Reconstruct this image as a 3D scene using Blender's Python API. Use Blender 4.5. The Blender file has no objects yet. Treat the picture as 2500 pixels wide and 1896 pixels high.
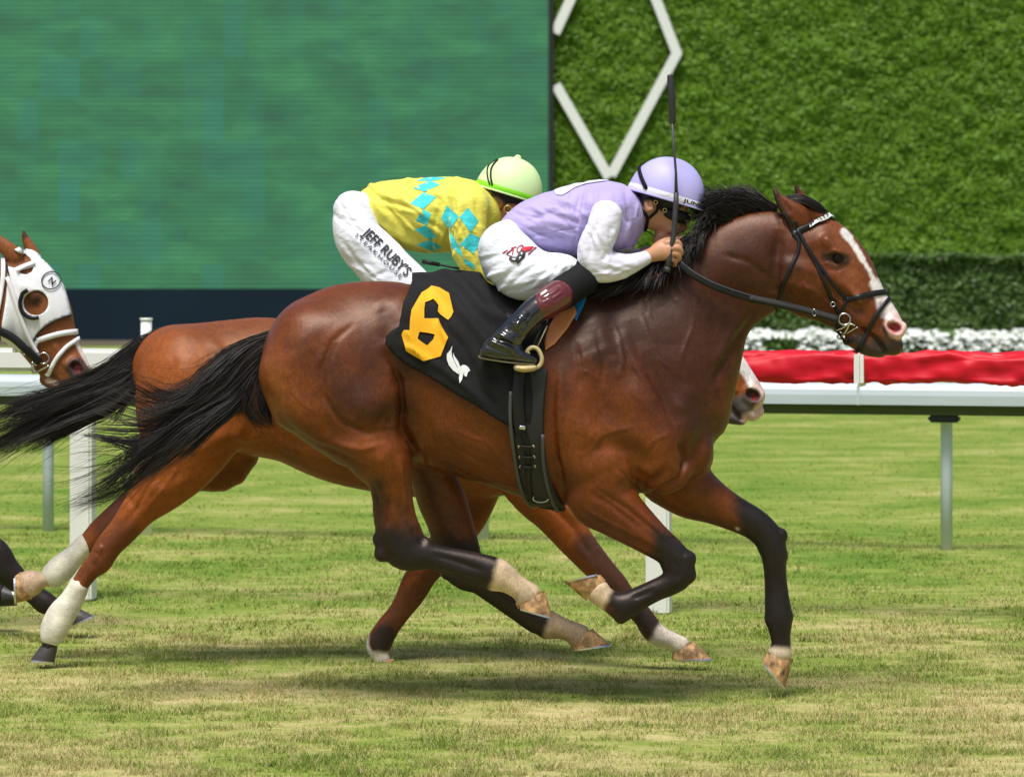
import bpy, math, random
import numpy as np
from mathutils import Vector, Matrix
from mathutils.bvhtree import BVHTree
from mathutils.geometry import delaunay_2d_cdt
random.seed(7); RNG = np.random.default_rng(7)
sc = bpy.context.scene
COL = sc.collection
# ------------------------------------------------------------------ camera, sky, sun, exposure
CAMY, CAMH, FPX, HOR = -15.0, 1.83, 8940.0, 620.0          # metres, metres, focal length and horizon of the 2500 px picture
cam = bpy.data.objects.new("camera", bpy.data.cameras.new("camera")); COL.objects.link(cam)
cam.location = (0, CAMY, CAMH); cam.rotation_euler = (math.radians(90), 0, 0)
cam.data.sensor_width = 36; cam.data.lens = 36 * FPX / 2500
cam.data.shift_y = -(948 - HOR) / 2500
cam.data.clip_start = 0.5; cam.data.clip_end = 1000
cam.data.dof.use_dof = True; cam.data.dof.focus_distance = 14.85; cam.data.dof.aperture_fstop = 5.6
sc.camera = cam
SUN_EL, SUN_AZ = 66.0, 196.0       # azimuth clockwise from +y (away from camera)
wd = bpy.data.worlds.new("World"); sc.world = wd; wd.use_nodes = True
nt = wd.node_tree; bg = nt.nodes["Background"]
sky = nt.nodes.new("ShaderNodeTexSky"); sky.sky_type = 'NISHITA'; sky.sun_disc = False
sky.sun_elevation = math.radians(SUN_EL); sky.sun_rotation = math.radians(SUN_AZ)
sky.air_density = 1.0; sky.dust_density = 4.0
nt.links.new(sky.outputs[0], bg.inputs[0]); bg.inputs[1].default_value = 0.105
sl = bpy.data.lights.new("sun", 'SUN'); sl.energy = 3.6; sl.angle = math.radians(22); sl.color = (1.0, 0.965, 0.91)
so = bpy.data.objects.new("sun", sl); COL.objects.link(so)
az, el = math.radians(SUN_AZ), math.radians(SUN_EL)
sv = Vector((math.sin(az) * math.cos(el), math.cos(az) * math.cos(el), math.sin(el)))
so.rotation_euler = sv.to_track_quat('Z', 'Y').to_euler(); so.location = (0, 0, 12)
sc.view_settings.view_transform = 'Standard'; sc.view_settings.look = 'None'
sc.view_settings.exposure = 0.13; sc.view_settings.gamma = 1.0
sc.render.engine = 'CYCLES'; sc.cycles.use_denoising = True
sc.cycles.max_bounces = 6; sc.cycles.diffuse_bounces = 3; sc.cycles.glossy_bounces = 3

# ------------------------------------------------------------------ picture <-> world
def S(y): return FPX / (y - CAMY)
def P(x, y, dep=0.0):
    s = S(dep); return Vector(((x - 1250) / s, dep, CAMH + (HOR - y) / s))
def proj(V):
    s = FPX / (V[:, 1] - CAMY)
    return np.stack([1250 + V[:, 0] * s, HOR - (V[:, 2] - CAMH) * s], 1)
CAMV = Vector((0, CAMY, CAMH))
# ------------------------------------------------------------------ noise
def vnoise(p, seed=0):
    p = np.asarray(p, dtype=np.float64); i = np.floor(p).astype(np.int64); f = p - i; f = f * f * (3 - 2 * f)
    def h(a, b, c):
        n = (a * 73856093) ^ (b * 19349663) ^ (c * 83492791) ^ (seed * 2654435761)
        n = (n ^ (n >> 13)) * 1274126177; n = n & 0x7fffffff
        n = (n ^ (n >> 15)) * 668265263; n = n & 0x7fffffff
        return n / 0x7fffffff
    r = 0
    for dx in (0, 1):
        for dy in (0, 1):
            for dz in (0, 1):
                w = (f[:, 0] if dx else 1 - f[:, 0]) * (f[:, 1] if dy else 1 - f[:, 1]) * (f[:, 2] if dz else 1 - f[:, 2])
                r = r + w * h(i[:, 0] + dx, i[:, 1] + dy, i[:, 2] + dz)
    return r * 2 - 1
def fbm(p, seed=0, o=3):
    r = 0; a = 1.0; t = 0
    for k in range(o): r = r + a * vnoise(p * 2.03 ** k, seed + k); t += a; a *= .5
    return r / t
# ------------------------------------------------------------------ scene bookkeeping
def tag(o, label=None, cat=None, group=None, kind=None):
    if label: o["label"] = label
    if cat: o["category"] = cat
    if group: o["group"] = group
    if kind: o["kind"] = kind
    return o
def empty(name, loc, label, cat, group=None):
    o = bpy.data.objects.new(name, None); COL.objects.link(o); o.location = loc; o.empty_display_size = .2
    return tag(o, label, cat, group)
def link(name, me, mat=None, parent=None, smooth=True):
    if name in ('number_patch', 'emblem', 'diamond_patch', 'boot_print', 'shoulder_stripe', 'chest_stripe'): me.polygons.foreach_set('use_smooth', np.ones(len(me.polygons), dtype=bool)); me.set_sharp_from_angle(angle=math.radians(40)); smooth = False
    o = bpy.data.objects.new(name, me); COL.objects.link(o)
    if mat is not None: me.materials.append(mat)
    if smooth: me.polygons.foreach_set("use_smooth", np.ones(len(me.polygons), dtype=bool))
    if parent is not None:
        o.parent = parent
        o.matrix_parent_inverse = Matrix.Translation(-Vector(parent.location)) if parent.type == 'EMPTY' else Matrix.Identity(4)
    return o
def raw(name, V, F, cols=None, attr=None):
    """V (n,3); F (m,k) array or list of tuples"""
    me = bpy.data.meshes.new(name)
    V = np.asarray(V, dtype=np.float32)
    if isinstance(F, np.ndarray):
        m, k = F.shape
        me.vertices.add(len(V)); me.vertices.foreach_set("co", V.ravel())
        me.loops.add(m * k); me.loops.foreach_set("vertex_index", F.astype(np.int32).ravel())
        me.polygons.add(m); me.polygons.foreach_set("loop_start", np.arange(0, m * k, k, dtype=np.int32))
        me.update(calc_edges=True)
    else:
        me.from_pydata([tuple(map(float, v)) for v in V], [], [tuple(int(i) for i in f) for f in F]); me.update()
    if cols is not None:
        ca = me.color_attributes.new("Col", 'FLOAT_COLOR', 'POINT')
        c4 = np.ones((len(V), 4), dtype=np.float32); c4[:, :3] = cols; ca.data.foreach_set("color", c4.ravel())
    if attr is not None:
        for k_, a_ in attr.items():
            at = me.attributes.new(k_, 'FLOAT', 'POINT'); at.data.foreach_set("value", np.asarray(a_, dtype=np.float32))
    return me
class MB:
    def __init__(s): s.V = []; s.F = []
    def add(s, V, F):
        n = len(s.V); s.V += [tuple(v) for v in V]; s.F += [tuple(i + n for i in f) for f in F]
    def box(s, c, d, rz=0, bev=0):
        x, y, z = d[0] / 2, d[1] / 2, d[2] / 2
        if bev <= 0:
            vs = [(a * x, b * y, e * z) for a in (-1, 1) for b in (-1, 1) for e in (-1, 1)]
            fs = [(0, 1, 3, 2), (4, 6, 7, 5), (0, 4, 5, 1), (2, 3, 7, 6), (0, 2, 6, 4), (1, 5, 7, 3)]
        else:
            import bmesh
            bm = bmesh.new(); bmesh.ops.create_cube(bm, size=1)
            for v in bm.verts: v.co = Vector((v.co.x * 2 * x, v.co.y * 2 * y, v.co.z * 2 * z))
            bmesh.ops.bevel(bm, geom=bm.edges[:], offset=bev, segments=2, affect='EDGES')
            vs = [v.co.copy() for v in bm.verts]; bm.verts.index_update(); fs = [[v.index for v in f.verts] for f in bm.faces]; bm.free()
        R = Matrix.Rotation(rz, 3, 'Z')
        s.add([Vector(c) + R @ Vector(v) for v in vs], fs)
    def tube(s, pts, rad, n=8, squash=1.0, cap=True):
        pts = [Vector(p) for p in pts]
        if not hasattr(rad, '__len__'): rad = [rad] * len(pts)
        rings = []; up = Vector((0, 1, 0))
        for i, p in enumerate(pts):
            t = (pts[min(i + 1, len(pts) - 1)] - pts[max(i - 1, 0)]).normalized()
            w = up - t * up.dot(t)
            if w.length < .2: w = Vector((1, 0, 0)) - t * t.x
            w.normalize(); v = t.cross(w)
            rings.append([p + (v * math.cos(q) + w * math.sin(q) * squash) * rad[i] for q in [2 * math.pi * k / n for k in range(n)]])
        V = [v for r in rings for v in r]; F = []
        for i in range(len(pts) - 1):
            for k in range(n):
                F.append((i * n + k, i * n + (k + 1) % n, (i + 1) * n + (k + 1) % n, (i + 1) * n + k))
        if cap: F.append(tuple(range(n))[::-1]); F.append(tuple((len(pts) - 1) * n + k for k in range(n)))
        s.add(V, F)
    def torus(s, c, R, r, ax=None, n=24, m=8, sx=1.0, sy=1.0):
        c = Vector(c); V = []; F = []
        A = ax if ax else Matrix.Identity(3)
        for i in range(n):
            a = 2 * math.pi * i / n
            for j in range(m):
                b = 2 * math.pi * j / m
                V.append(c + A @ Vector(((R + r * math.cos(b)) * math.cos(a) * sx, r * math.sin(b), (R + r * math.cos(b)) * math.sin(a) * sy)))
        for i in range(n):
            for j in range(m): F.append((i * m + j, ((i + 1) % n) * m + j, ((i + 1) % n) * m + (j + 1) % m, i * m + (j + 1) % m))
        s.add(V, F)
    def build(s, name, mat, parent=None, smooth=True):
        return link(name, raw(name, np.array(s.V), s.F), mat, parent, smooth)
# ------------------------------------------------------------------ materials
def mat(name, col=(.5, .5, .5), rough=.5, tint=None, metal=0, spec=.5, coat=0, sheen=0, attr=False, noise=None, bump=None, trans=0, emit=None):
    """noise=(scale, amount, stretch) varies value; bump=(scale, strength, stretch, dist)"""
    m = bpy.data.materials.new(name); m.use_nodes = True; t = m.node_tree; b = t.nodes["Principled BSDF"]
    b.inputs["Base Color"].default_value = (*col, 1); b.inputs["Roughness"].default_value = rough
    b.inputs["Metallic"].default_value = metal; b.inputs["Specular IOR Level"].default_value = spec
    b.inputs["Coat Weight"].default_value = coat; b.inputs["Coat Roughness"].default_value = .08
    b.inputs["Sheen Weight"].default_value = sheen; b.inputs["Sheen Roughness"].default_value = .4
    if tint: b.inputs["Specular Tint"].default_value = (*tint, 1)
    if emit: b.inputs["Emission Color"].default_value = (*emit[0], 1); b.inputs["Emission Strength"].default_value = emit[1]
    tc = t.nodes.new("ShaderNodeTexCoord"); src = None
    if attr:
        a = t.nodes.new("ShaderNodeAttribute"); a.attribute_name = "Col"; src = a.outputs["Color"]
    def tex(scale, stretch, detail=4):
        mp = t.nodes.new("ShaderNodeMapping"); mp.inputs["Scale"].default_value = stretch; t.links.new(tc.outputs["Object"], mp.inputs[0])
        n = t.nodes.new("ShaderNodeTexNoise"); n.inputs["Scale"].default_value = scale; n.inputs["Detail"].default_value = detail
        t.links.new(mp.outputs[0], n.inputs["Vector"]); return n
    if noise:
        ns = noise if isinstance(noise, list) else [noise]
        for q in ns:
            n = tex(q[0], q[2] if len(q) > 2 else (1, 1, 1))
            mr = t.nodes.new("ShaderNodeMapRange"); mr.inputs[1].default_value = .25; mr.inputs[2].default_value = .75
            mr.inputs[3].default_value = 1 - q[1]; mr.inputs[4].default_value = 1 + q[1]; t.links.new(n.outputs[0], mr.inputs[0])
            mx = t.nodes.new("ShaderNodeVectorMath"); mx.operation = 'SCALE'
            if src is None:
                rgb = t.nodes.new("ShaderNodeRGB"); rgb.outputs[0].default_value = (*col, 1); src = rgb.outputs[0]
            t.links.new(src, mx.inputs[0]); t.links.new(mr.outputs[0], mx.inputs["Scale"]); src = mx.outputs[0]
    if src is not None: t.links.new(src, b.inputs["Base Color"])
    if bump:
        bs = bump if isinstance(bump, list) else [bump]; prev = None
        for q in bs:
            n = tex(q[0], q[2] if len(q) > 2 else (1, 1, 1), 3)
            bp = t.nodes.new("ShaderNodeBump"); bp.inputs["Strength"].default_value = q[1]; bp.inputs["Distance"].default_value = q[3] if len(q) > 3 else .003
            t.links.new(n.outputs[0], bp.inputs["Height"])
            if prev: t.links.new(prev, bp.inputs["Normal"])
            prev = bp.outputs[0]
        t.links.new(prev, b.inputs["Normal"])
    return m
# ------------------------------------------------------------------ implicit surfaces: chains of elliptical sections, blended
def sec(secs, y0, dd=0.0, sub=4, raw_=False):
    """secs: (ax, ay, bx, by, b[, d]) in picture px, b & d (depth from y0, + is away) in px of scale S(y0). -> dense (X,Y,Z,a,b)"""
    s0 = S(y0); K = []
    for q in secs:
        ax, ay, bx, by, b = q[:5]; d = q[5] if len(q) > 5 else dd
        y = y0 + d / s0; s = S(y); c = P((ax + bx) / 2, (ay + by) / 2, y)
        K.append([c.x, c.y, c.z, math.hypot(ax - bx, ay - by) / 2 / s, b / s0])
    K = np.array(K)
    if not raw_ and len(K) > 2:                              # a = extent across the chain's own direction
        for i in range(len(K)):
            q = secs[i]; t = K[min(i + 1, len(K) - 1), [0, 2]] - K[max(i - 1, 0), [0, 2]]; t = t / (np.hypot(*t) + 1e-9)
            v = np.array([q[0] - q[2], -(q[1] - q[3])], float); v /= np.hypot(*v) + 1e-9; K[i, 3] *= max(.62, abs(v[0] * t[1] - v[1] * t[0]))
    if len(K) == 1: return np.vstack([K, K + np.array([1e-4, 0, 0, 0, 0])])
    out = []
    for i in range(len(K) - 1):
        p0 = K[max(i - 1, 0)]; p1 = K[i]; p2 = K[i + 1]; p3 = K[min(i + 2, len(K) - 1)]
        for j in range(sub):
            t = j / sub
            out.append(.5 * ((2 * p1) + (-p0 + p2) * t + (2 * p0 - 5 * p1 + 4 * p2 - p3) * t * t + (-p0 + 3 * p1 - 3 * p2 + p3) * t ** 3))
    out.append(K[-1]); out = np.array(out); out[:, 3:] = np.maximum(out[:, 3:], .002)
    return out
def crc(pts, y0, dd=0.0, sub=4):
    """round-ish chain: pts (x, y, a[, b[, d]]) -> sections"""
    s0 = S(y0); K = []
    for q in pts:
        x, y_, a = q[:3]; b = q[3] if len(q) > 3 else a; d = q[4] if len(q) > 4 else dd
        K.append((x, y_ - a, x, y_ + a, b, d))
    return sec(K, y0, 0, sub, True)
class Field:
    def __init__(s, h, fine=(), hf=None, hy=None):
        s.h = h; s.ch = []; s.fine = fine; s.hf = hf or h * .6; s.hy = hy or h
    def add(s, D, k=.02, cap=None, op='+', grow=0.0):
        D = D.copy(); D[:, 3:] += grow; s.ch.append((D, k, cap, op)); return s
    def axis(s, lo, hi, fr, h, hf):
        v = [lo]
        while v[-1] < hi:
            x = v[-1]; v.append(x + (hf if any(a <= x <= b for a, b in fr) else h))
        return np.array(v, dtype=np.float32)
    def mesh(s):
        allp = np.vstack([c[0] for c in s.ch if c[3] == '+']); R = np.maximum(allp[:, 3], allp[:, 4])[:, None] + .03
        lo = (allp[:, :3] - R).min(0); hi = (allp[:, :3] + R).max(0)
        fx = [(a, b) for a, b, c, d in s.fine]; fz = [(c, d) for a, b, c, d in s.fine]
        xs = s.axis(lo[0], hi[0], fx, s.h, s.hf); ys = s.axis(lo[1], hi[1], [], s.hy, s.hy); zs = s.axis(lo[2], hi[2], fz, s.h, s.hf)
        F = np.full((len(xs), len(ys), len(zs)), 1.0, dtype=np.float32); A = (xs, ys, zs)
        for D, k, cap, op in s.ch:
            R = np.maximum(D[:, 3], D[:, 4]); m = k + s.h * 2.5
            l = (D[:, :3] - R[:, None]).min(0) - m; h_ = (D[:, :3] + R[:, None]).max(0) + m
            I = [(max(0, np.searchsorted(A[q], l[q]) - 1), min(len(A[q]), np.searchsorted(A[q], h_[q]) + 1)) for q in range(3)]
            if any(b <= a for a, b in I): continue
            L = np.full([b - a for a, b in I], 1.0, dtype=np.float32)
            for i in range(len(D) - 1):
                p0, p1 = D[i], D[i + 1]; r = max(R[i], R[i + 1]) + m
                l2 = np.minimum(p0[:3], p1[:3]) - r; h2 = np.maximum(p0[:3], p1[:3]) + r
                J = [(max(I[q][0], np.searchsorted(A[q], l2[q])), min(I[q][1], np.searchsorted(A[q], h2[q]))) for q in range(3)]
                if any(b <= a for a, b in J): continue
                X = xs[J[0][0]:J[0][1]][:, None, None] - p0[0]; Y = ys[J[1][0]:J[1][1]][None, :, None] - p0[1]; Z = zs[J[2][0]:J[2][1]][None, None, :] - p0[2]
                u = p1[:3] - p0[:3]; Ln = np.linalg.norm(u) + 1e-9; u = u / Ln
                w = np.array([0, 1.0, 0]) - u * u[1]
                if np.linalg.norm(w) < .25: w = np.array([0, 0, 1.0]) - u * u[2]
                w /= np.linalg.norm(w); v = np.cross(w, u)
                qu = X * u[0] + Y * u[1] + Z * u[2]; qv = X * v[0] + Y * v[1] + Z * v[2]; qw = X * w[0] + Y * w[1] + Z * w[2]
                t = np.clip(qu / Ln, 0, 1); ov = qu - t * Ln
                a = p0[3] + (p1[3] - p0[3]) * t; b = p0[4] + (p1[4] - p0[4]) * t
                c = (np.minimum(a, b) if cap is None else cap)
                if cap is not None: ov = np.where((i == 0) & (qu < 0) | (i == len(D) - 2) & (qu > Ln), ov, ov * c / np.minimum(a, b))
                kk = np.sqrt((qv / a) ** 2 + (qw / b) ** 2 + (ov / c) ** 2) + 1e-6
                gg = np.sqrt((qv / a ** 2) ** 2 + (qw / b ** 2) ** 2 + (ov / c ** 2) ** 2) + 1e-6
                d = kk * (kk - 1) / gg
                d = np.where(kk < .5, -np.minimum(a, b) * .5, d).astype(np.float32)
                sl_ = tuple(slice(J[q][0] - I[q][0], J[q][1] - I[q][0]) for q in range(3))
                L[sl_] = np.minimum(L[sl_], d)
            G = tuple(slice(a, b) for a, b in I); B = F[G]
            if op == '+':
                hh = np.maximum(k - np.abs(B - L), 0) / k; F[G] = np.minimum(B, L) - hh * hh * k * .25
            else:
                L = -L; hh = np.maximum(k - np.abs(B - L), 0) / k; F[G] = np.maximum(B, L) + hh * hh * k * .25
        return nets(F, A)
def nets(F, A):
    ins = F < 0; nx, ny, nz = F.shape
    cnt = np.zeros((nx - 1, ny - 1, nz - 1), dtype=np.int8)
    for a in (0, 1):
        for b in (0, 1):
            for c in (0, 1): cnt += ins[a:nx - 1 + a, b:ny - 1 + b, c:nz - 1 + c]
    act = (cnt > 0) & (cnt < 8); I = np.argwhere(act); idm = np.full(act.shape, -1, dtype=np.int32); idm[act] = np.arange(len(I), dtype=np.int32)
    fv = {}
    for a in (0, 1):
        for b in (0, 1):
            for c in (0, 1): fv[(a, b, c)] = F[I[:, 0] + a, I[:, 1] + b, I[:, 2] + c]
    acc = np.zeros((len(I), 3)); n = np.zeros(len(I)); xs, ys, zs = A
    def pos(o): return np.stack([xs[I[:, 0] + o[0]], ys[I[:, 1] + o[1]], zs[I[:, 2] + o[2]]], 1)
    for ax in range(3):
        for o in fv:
            if o[ax]: continue
            o2 = list(o); o2[ax] = 1; o2 = tuple(o2); fa, fb = fv[o], fv[o2]; m = (fa < 0) != (fb < 0)
            t = np.where(m, fa / (fa - fb + 1e-12), 0)[:, None]; p = pos(o) * (1 - t) + pos(o2) * t
            acc[m] += p[m]; n[m] += 1
    V = acc / n[:, None]; Q = []
    for ax in range(3):
        s0 = [slice(1, -1)] * 3; s1 = [slice(1, -1)] * 3; s0[ax] = slice(0, -1); s1[ax] = slice(1, None)
        a, b = ins[tuple(s0)], ins[tuple(s1)]
        for fl, M in ((0, a & ~b), (1, ~a & b)):
            E = np.argwhere(M)
            if not len(E): continue
            e = E.copy()
            for q in range(3):
                if q != ax: e[:, q] += 1
            b1, b2 = (ax + 1) % 3, (ax + 2) % 3
            def cell(d1, d2):
                c = e.copy(); c[:, b1] -= d1; c[:, b2] -= d2; return idm[c[:, 0], c[:, 1], c[:, 2]]
            q = np.stack([cell(1, 1), cell(0, 1), cell(0, 0), cell(1, 0)], 1)
            Q.append(q[:, ::-1] if fl else q)
    Q = np.vstack(Q)
    for _ in range(2):                                        # light relaxation
        sm = np.zeros_like(V); c = np.zeros(len(V))
        for k in range(4):
            a, b = Q[:, k], Q[:, (k + 1) % 4]
            for q in range(3): sm[:, q] += np.bincount(a, V[b, q], len(V)) + np.bincount(b, V[a, q], len(V))
            c += np.bincount(a, minlength=len(V)) + np.bincount(b, minlength=len(V))
        V = V * .5 + sm / np.maximum(c, 1)[:, None] * .5
    return V, Q
def relax(V, Q, it, mask):
    m = mask.astype(float)[:, None]
    A = np.concatenate([Q[:, k] for k in range(4)] * 2); B = np.concatenate([Q[:, (k + 1) % 4] for k in range(4)])
    B2 = np.concatenate([B, np.concatenate([Q[:, k] for k in range(4)])]); A2 = np.concatenate([A[:len(B)], B]); c = np.bincount(A2, minlength=len(V))
    for _ in range(it):
        sm = np.stack([np.bincount(A2, V[B2, q], len(V)) for q in range(3)], 1) / np.maximum(c, 1)[:, None]
        V = V + (sm - V) * .6 * m
    return V
def normals(V, Q):
    n = np.cross(V[Q[:, 2]] - V[Q[:, 0]], V[Q[:, 3 % Q.shape[1]]] - V[Q[:, 1]]) if Q.shape[1] == 4 else np.cross(V[Q[:, 1]] - V[Q[:, 0]], V[Q[:, 2]] - V[Q[:, 0]])
    N = np.zeros_like(V)
    for k in range(Q.shape[1]):
        for q in range(3): N[:, q] += np.bincount(Q[:, k], n[:, q], len(V))
    return N / (np.linalg.norm(N, axis=1)[:, None] + 1e-12)
def pdist(p, poly):
    """distance of points p (n,2) to polyline, plus parameter 0..1"""
    poly = np.asarray(poly, dtype=float)
    if len(poly) == 1: return np.hypot(p[:, 0] - poly[0, 0], p[:, 1] - poly[0, 1]), np.zeros(len(p))
    best = np.full(len(p), 1e9); par = np.zeros(len(p)); n = len(poly) - 1
    for i in range(n):
        a = poly[i]; d = poly[i + 1] - a; t = np.clip(((p - a) @ d) / (d @ d + 1e-9), 0, 1)
        dd = np.hypot(p[:, 0] - a[0] - t * d[0], p[:, 1] - a[1] - t * d[1]); m = dd < best
        best = np.where(m, dd, best); par = np.where(m, (i + t) / n, par)
    return best, par
def strokes(p, lst):
    """sum of relief strokes (poly, radius, amp[, taper]) in px"""
    h = np.zeros(len(p))
    for q in lst:
        d, t = pdist(p, q[0]); r = q[1]; m = d < r * 2.2
        w = np.exp(-(d / r) ** 2 * 1.2)
        if len(q[0]) > 1 and not (len(q) > 3 and q[3] == 0): w = w * np.clip(np.minimum(t, 1 - t) * 4.5, 0, 1)
        h += np.where(m, w * q[2], 0)
    return h
def sculpt(V, Q, lst, y0, side=-1):
    N = normals(V, Q); p = proj(V); s0 = S(y0); h = strokes(p, lst) / s0
    f = np.clip(side * N[:, 1] * 3 + .6, 0, 1) * (side * (V[:, 1] - y0) > -.03)
    return V + N * (h * f)[:, None]
def inpoly(p, poly):
    poly = np.asarray(poly, float); c = np.zeros(len(p), bool); j = len(poly) - 1
    for i in range(len(poly)):
        xi, yi = poly[i]; xj, yj = poly[j]
        if yi != yj: c ^= ((yi > p[:, 1]) != (yj > p[:, 1])) & (p[:, 0] < (xj - xi) * (p[:, 1] - yi) / (yj - yi) + xi)
        j = i
    return c
def paint(V, base, ops, y0):
    """ops: (kind, poly, radius, soft, color, strength, (dmin, dmax)) ; kind 's' stroke or 'p' polygon"""
    p = proj(V); C = np.tile(np.array(base, float), (len(V), 1)); dep = (V[:, 1] - y0) * S(y0)
    nz = fbm(V * 60, 3, 3); nz2 = fbm(V * 14, 9, 2)
    for q in ops:
        kind, poly, r, soft, col, st = q[:6]; rng = q[6] if len(q) > 6 else (-1e9, 1e9)
        d, _ = pdist(p, poly if kind == 's' else list(poly) + [poly[0]])
        if kind == 'p': d = np.where(inpoly(p, poly), -d, d); r_ = r
        else: r_ = r
        d = d + nz * soft * .5 + nz2 * soft * .35
        w = np.clip((r_ + soft - d) / (2 * soft), 0, 1); w = w * w * (3 - 2 * w) * st
        w = w * ((dep > rng[0]) & (dep < rng[1]))
        C = C * (1 - w[:, None]) + np.array(col) * w[:, None]
    return C
def bvh_of(V, Q): return BVHTree.FromPolygons([tuple(v) for v in V.tolist()], Q.tolist())
def hit(bvh, x, y, off=0.0, y0=0.0):
    t = P(x, y, y0); d = (t - CAMV).normalized(); r = bvh.ray_cast(CAMV, d)
    if r[0] is None:
        q = bvh.find_nearest(t); n = (t - q[0]); n = n.normalized() if n.length > 1e-4 else Vector((0, -1, 0)); return q[0] + q[1] * off, q[1]
    n = r[1]
    if n.dot(d) > 0: n = -n
    return r[0] + n * off, n
def slab(V, N, T, th):
    n = len(V); V2 = np.vstack([V, V - N * th]); T = np.asarray(T); F = [tuple(t) for t in T] + [tuple(int(i) + n for i in t[::-1]) for t in T]
    ed = {}
    for t in T:
        for k in range(3):
            e = (int(t[k]), int(t[(k + 1) % 3])); ed[e] = 1
    for (a, b) in ed:
        if (b, a) not in ed: F.append((b, a, a + n, b + n))
    return V2, F
def tri2d(poly, step, holes=()):
    pts = []
    def dens(pl):
        o = []
        for i in range(len(pl)):
            a = np.array(pl[i], float); b = np.array(pl[(i + 1) % len(pl)], float); m = max(1, int(np.hypot(*(b - a)) / step))
            o += [tuple(a + (b - a) * k / m) for k in range(m)]
        return o
    E = []; loops = [dens(poly)] + [dens(h) for h in holes]
    for L in loops:
        n = len(pts); pts += L; E += [(n + i, n + (i + 1) % len(L)) for i in range(len(L))]
    pl = np.array(poly, float); lo, hi = pl.min(0), pl.max(0); g = []
    r = 0; y = lo[1]
    while y < hi[1]:
        x = lo[0] + (step / 2 if r % 2 else 0)
        while x < hi[0]: g.append((x, y)); x += step
        y += step * .866; r += 1
    g = np.array(g) if g else np.zeros((0, 2))
    if len(g):
        m = inpoly(g, poly)
        for h in holes: m &= ~inpoly(g, h)
        d, _ = pdist(g, list(poly) + [poly[0]]); m &= d > step * .45; g = g[m]
    vs, es, fs, *_ = delaunay_2d_cdt([Vector(q) for q in pts] + [Vector(q) for q in g], E, [], 1, 1e-4)
    vs = np.array([tuple(v) for v in vs]); T = np.array([f for f in fs if len(f) == 3])
    cen = vs[T].mean(1); m = inpoly(cen, poly)
    for h in holes: m &= ~inpoly(cen, h)
    T = T[m]
    a = vs[T[:, 1]] - vs[T[:, 0]]; b = vs[T[:, 2]] - vs[T[:, 0]]; fl = (a[:, 0] * b[:, 1] - a[:, 1] * b[:, 0]) > 0
    T[fl] = T[fl][:, ::-1]                                     # picture y runs down: make faces look at the camera
    return vs, T
def drape(name, poly, bvh, y0, off, mt, parent, step=8, th=1.5, folds=(), holes=(), mirror=False, cols=None, wave=None):
    vs, T = tri2d(poly, step, holes); s0 = S(y0); f = strokes(vs, folds)
    if wave is not None: f = f + wave(vs)
    V = []; N = []
    for (x, y), ff in zip(vs, f):
        p, n = hit(bvh, x, y, 0, y0); V.append(p + n * ((off + ff) / s0)); N.append(n)
    V = np.array([tuple(v) for v in V]); N = np.array([tuple(v) for v in N])
    V2, F = slab(V, N, T[:, ::-1] if False else T, th / s0)
    o = link(name, raw(name, V2, F), mt, parent)
    if mirror == 2: return o, V2, F
    if mirror:
        M = V2.copy(); M[:, 1] = 2 * y0 - M[:, 1]; link(name, raw(name, M, [q[::-1] for q in F]), mt, parent)
    return o
def smooth_pts(pts, sub=5):
    K = np.array(pts, float); out = []
    if len(K) < 3: return [tuple(K[0] + (K[-1] - K[0]) * t) for t in np.linspace(0, 1, sub + 1)]
    for i in range(len(K) - 1):
        p0 = K[max(i - 1, 0)]; p1 = K[i]; p2 = K[i + 1]; p3 = K[min(i + 2, len(K) - 1)]
        for j in range(sub):
            t = j / sub; out.append(tuple(.5 * ((2 * p1) + (-p0 + p2) * t + (2 * p0 - 5 * p1 + 4 * p2 - p3) * t * t + (-p0 + 3 * p1 - 3 * p2 + p3) * t ** 3)))
    out.append(tuple(K[-1])); return out
def ribbon(C, N, w, th):
    """flat strap through 3D points C with surface normals N"""
    V = []; F = []; n = len(C)
    for i in range(n):
        t = (C[min(i + 1, n - 1)] - C[max(i - 1, 0)]).normalized(); nn = (N[i] - t * N[i].dot(t)).normalized(); sd = t.cross(nn)
        wi = w[i] if hasattr(w, '__len__') else w
        V += [C[i] + sd * wi / 2, C[i] + sd * wi * .42 + nn * th, C[i] - sd * wi * .42 + nn * th, C[i] - sd * wi / 2, C[i] - nn * th * .3]
    for i in range(n - 1):
        for k in range(5): F.append((i * 5 + k, i * 5 + (k + 1) % 5, (i + 1) * 5 + (k + 1) % 5, (i + 1) * 5 + k))
    F.append((4, 3, 2, 1, 0)); F.append(tuple((n - 1) * 5 + k for k in range(5)))
    return V, F
def strap(name, pts, w, bvh, y0, mt, parent, off=1.0, th=2.0, mirror=False, sub=5):
    s0 = S(y0); sp = smooth_pts(pts, sub); C = []; N = []
    for q in sp:
        p, n = hit(bvh, q[0], q[1], off / s0, y0); C.append(p); N.append(n)
    for _ in range(2):
        N = [(N[max(i - 1, 0)] + N[i] * 2 + N[min(i + 1, len(N) - 1)]).normalized() for i in range(len(N))]
        C = [C[i] if i in (0, len(C) - 1) else (C[i - 1] + C[i] * 2 + C[i + 1]) / 4 for i in range(len(C))]
    V, F = ribbon(C, N, w / s0, th / s0)
    o = link(name, raw(name, np.array([tuple(v) for v in V]), F), mt, parent)
    if mirror: link(name, raw(name, np.array([(v.x, 2 * y0 - v.y, v.z) for v in V]), [q[::-1] for q in F]), mt, parent)
    return o
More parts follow.
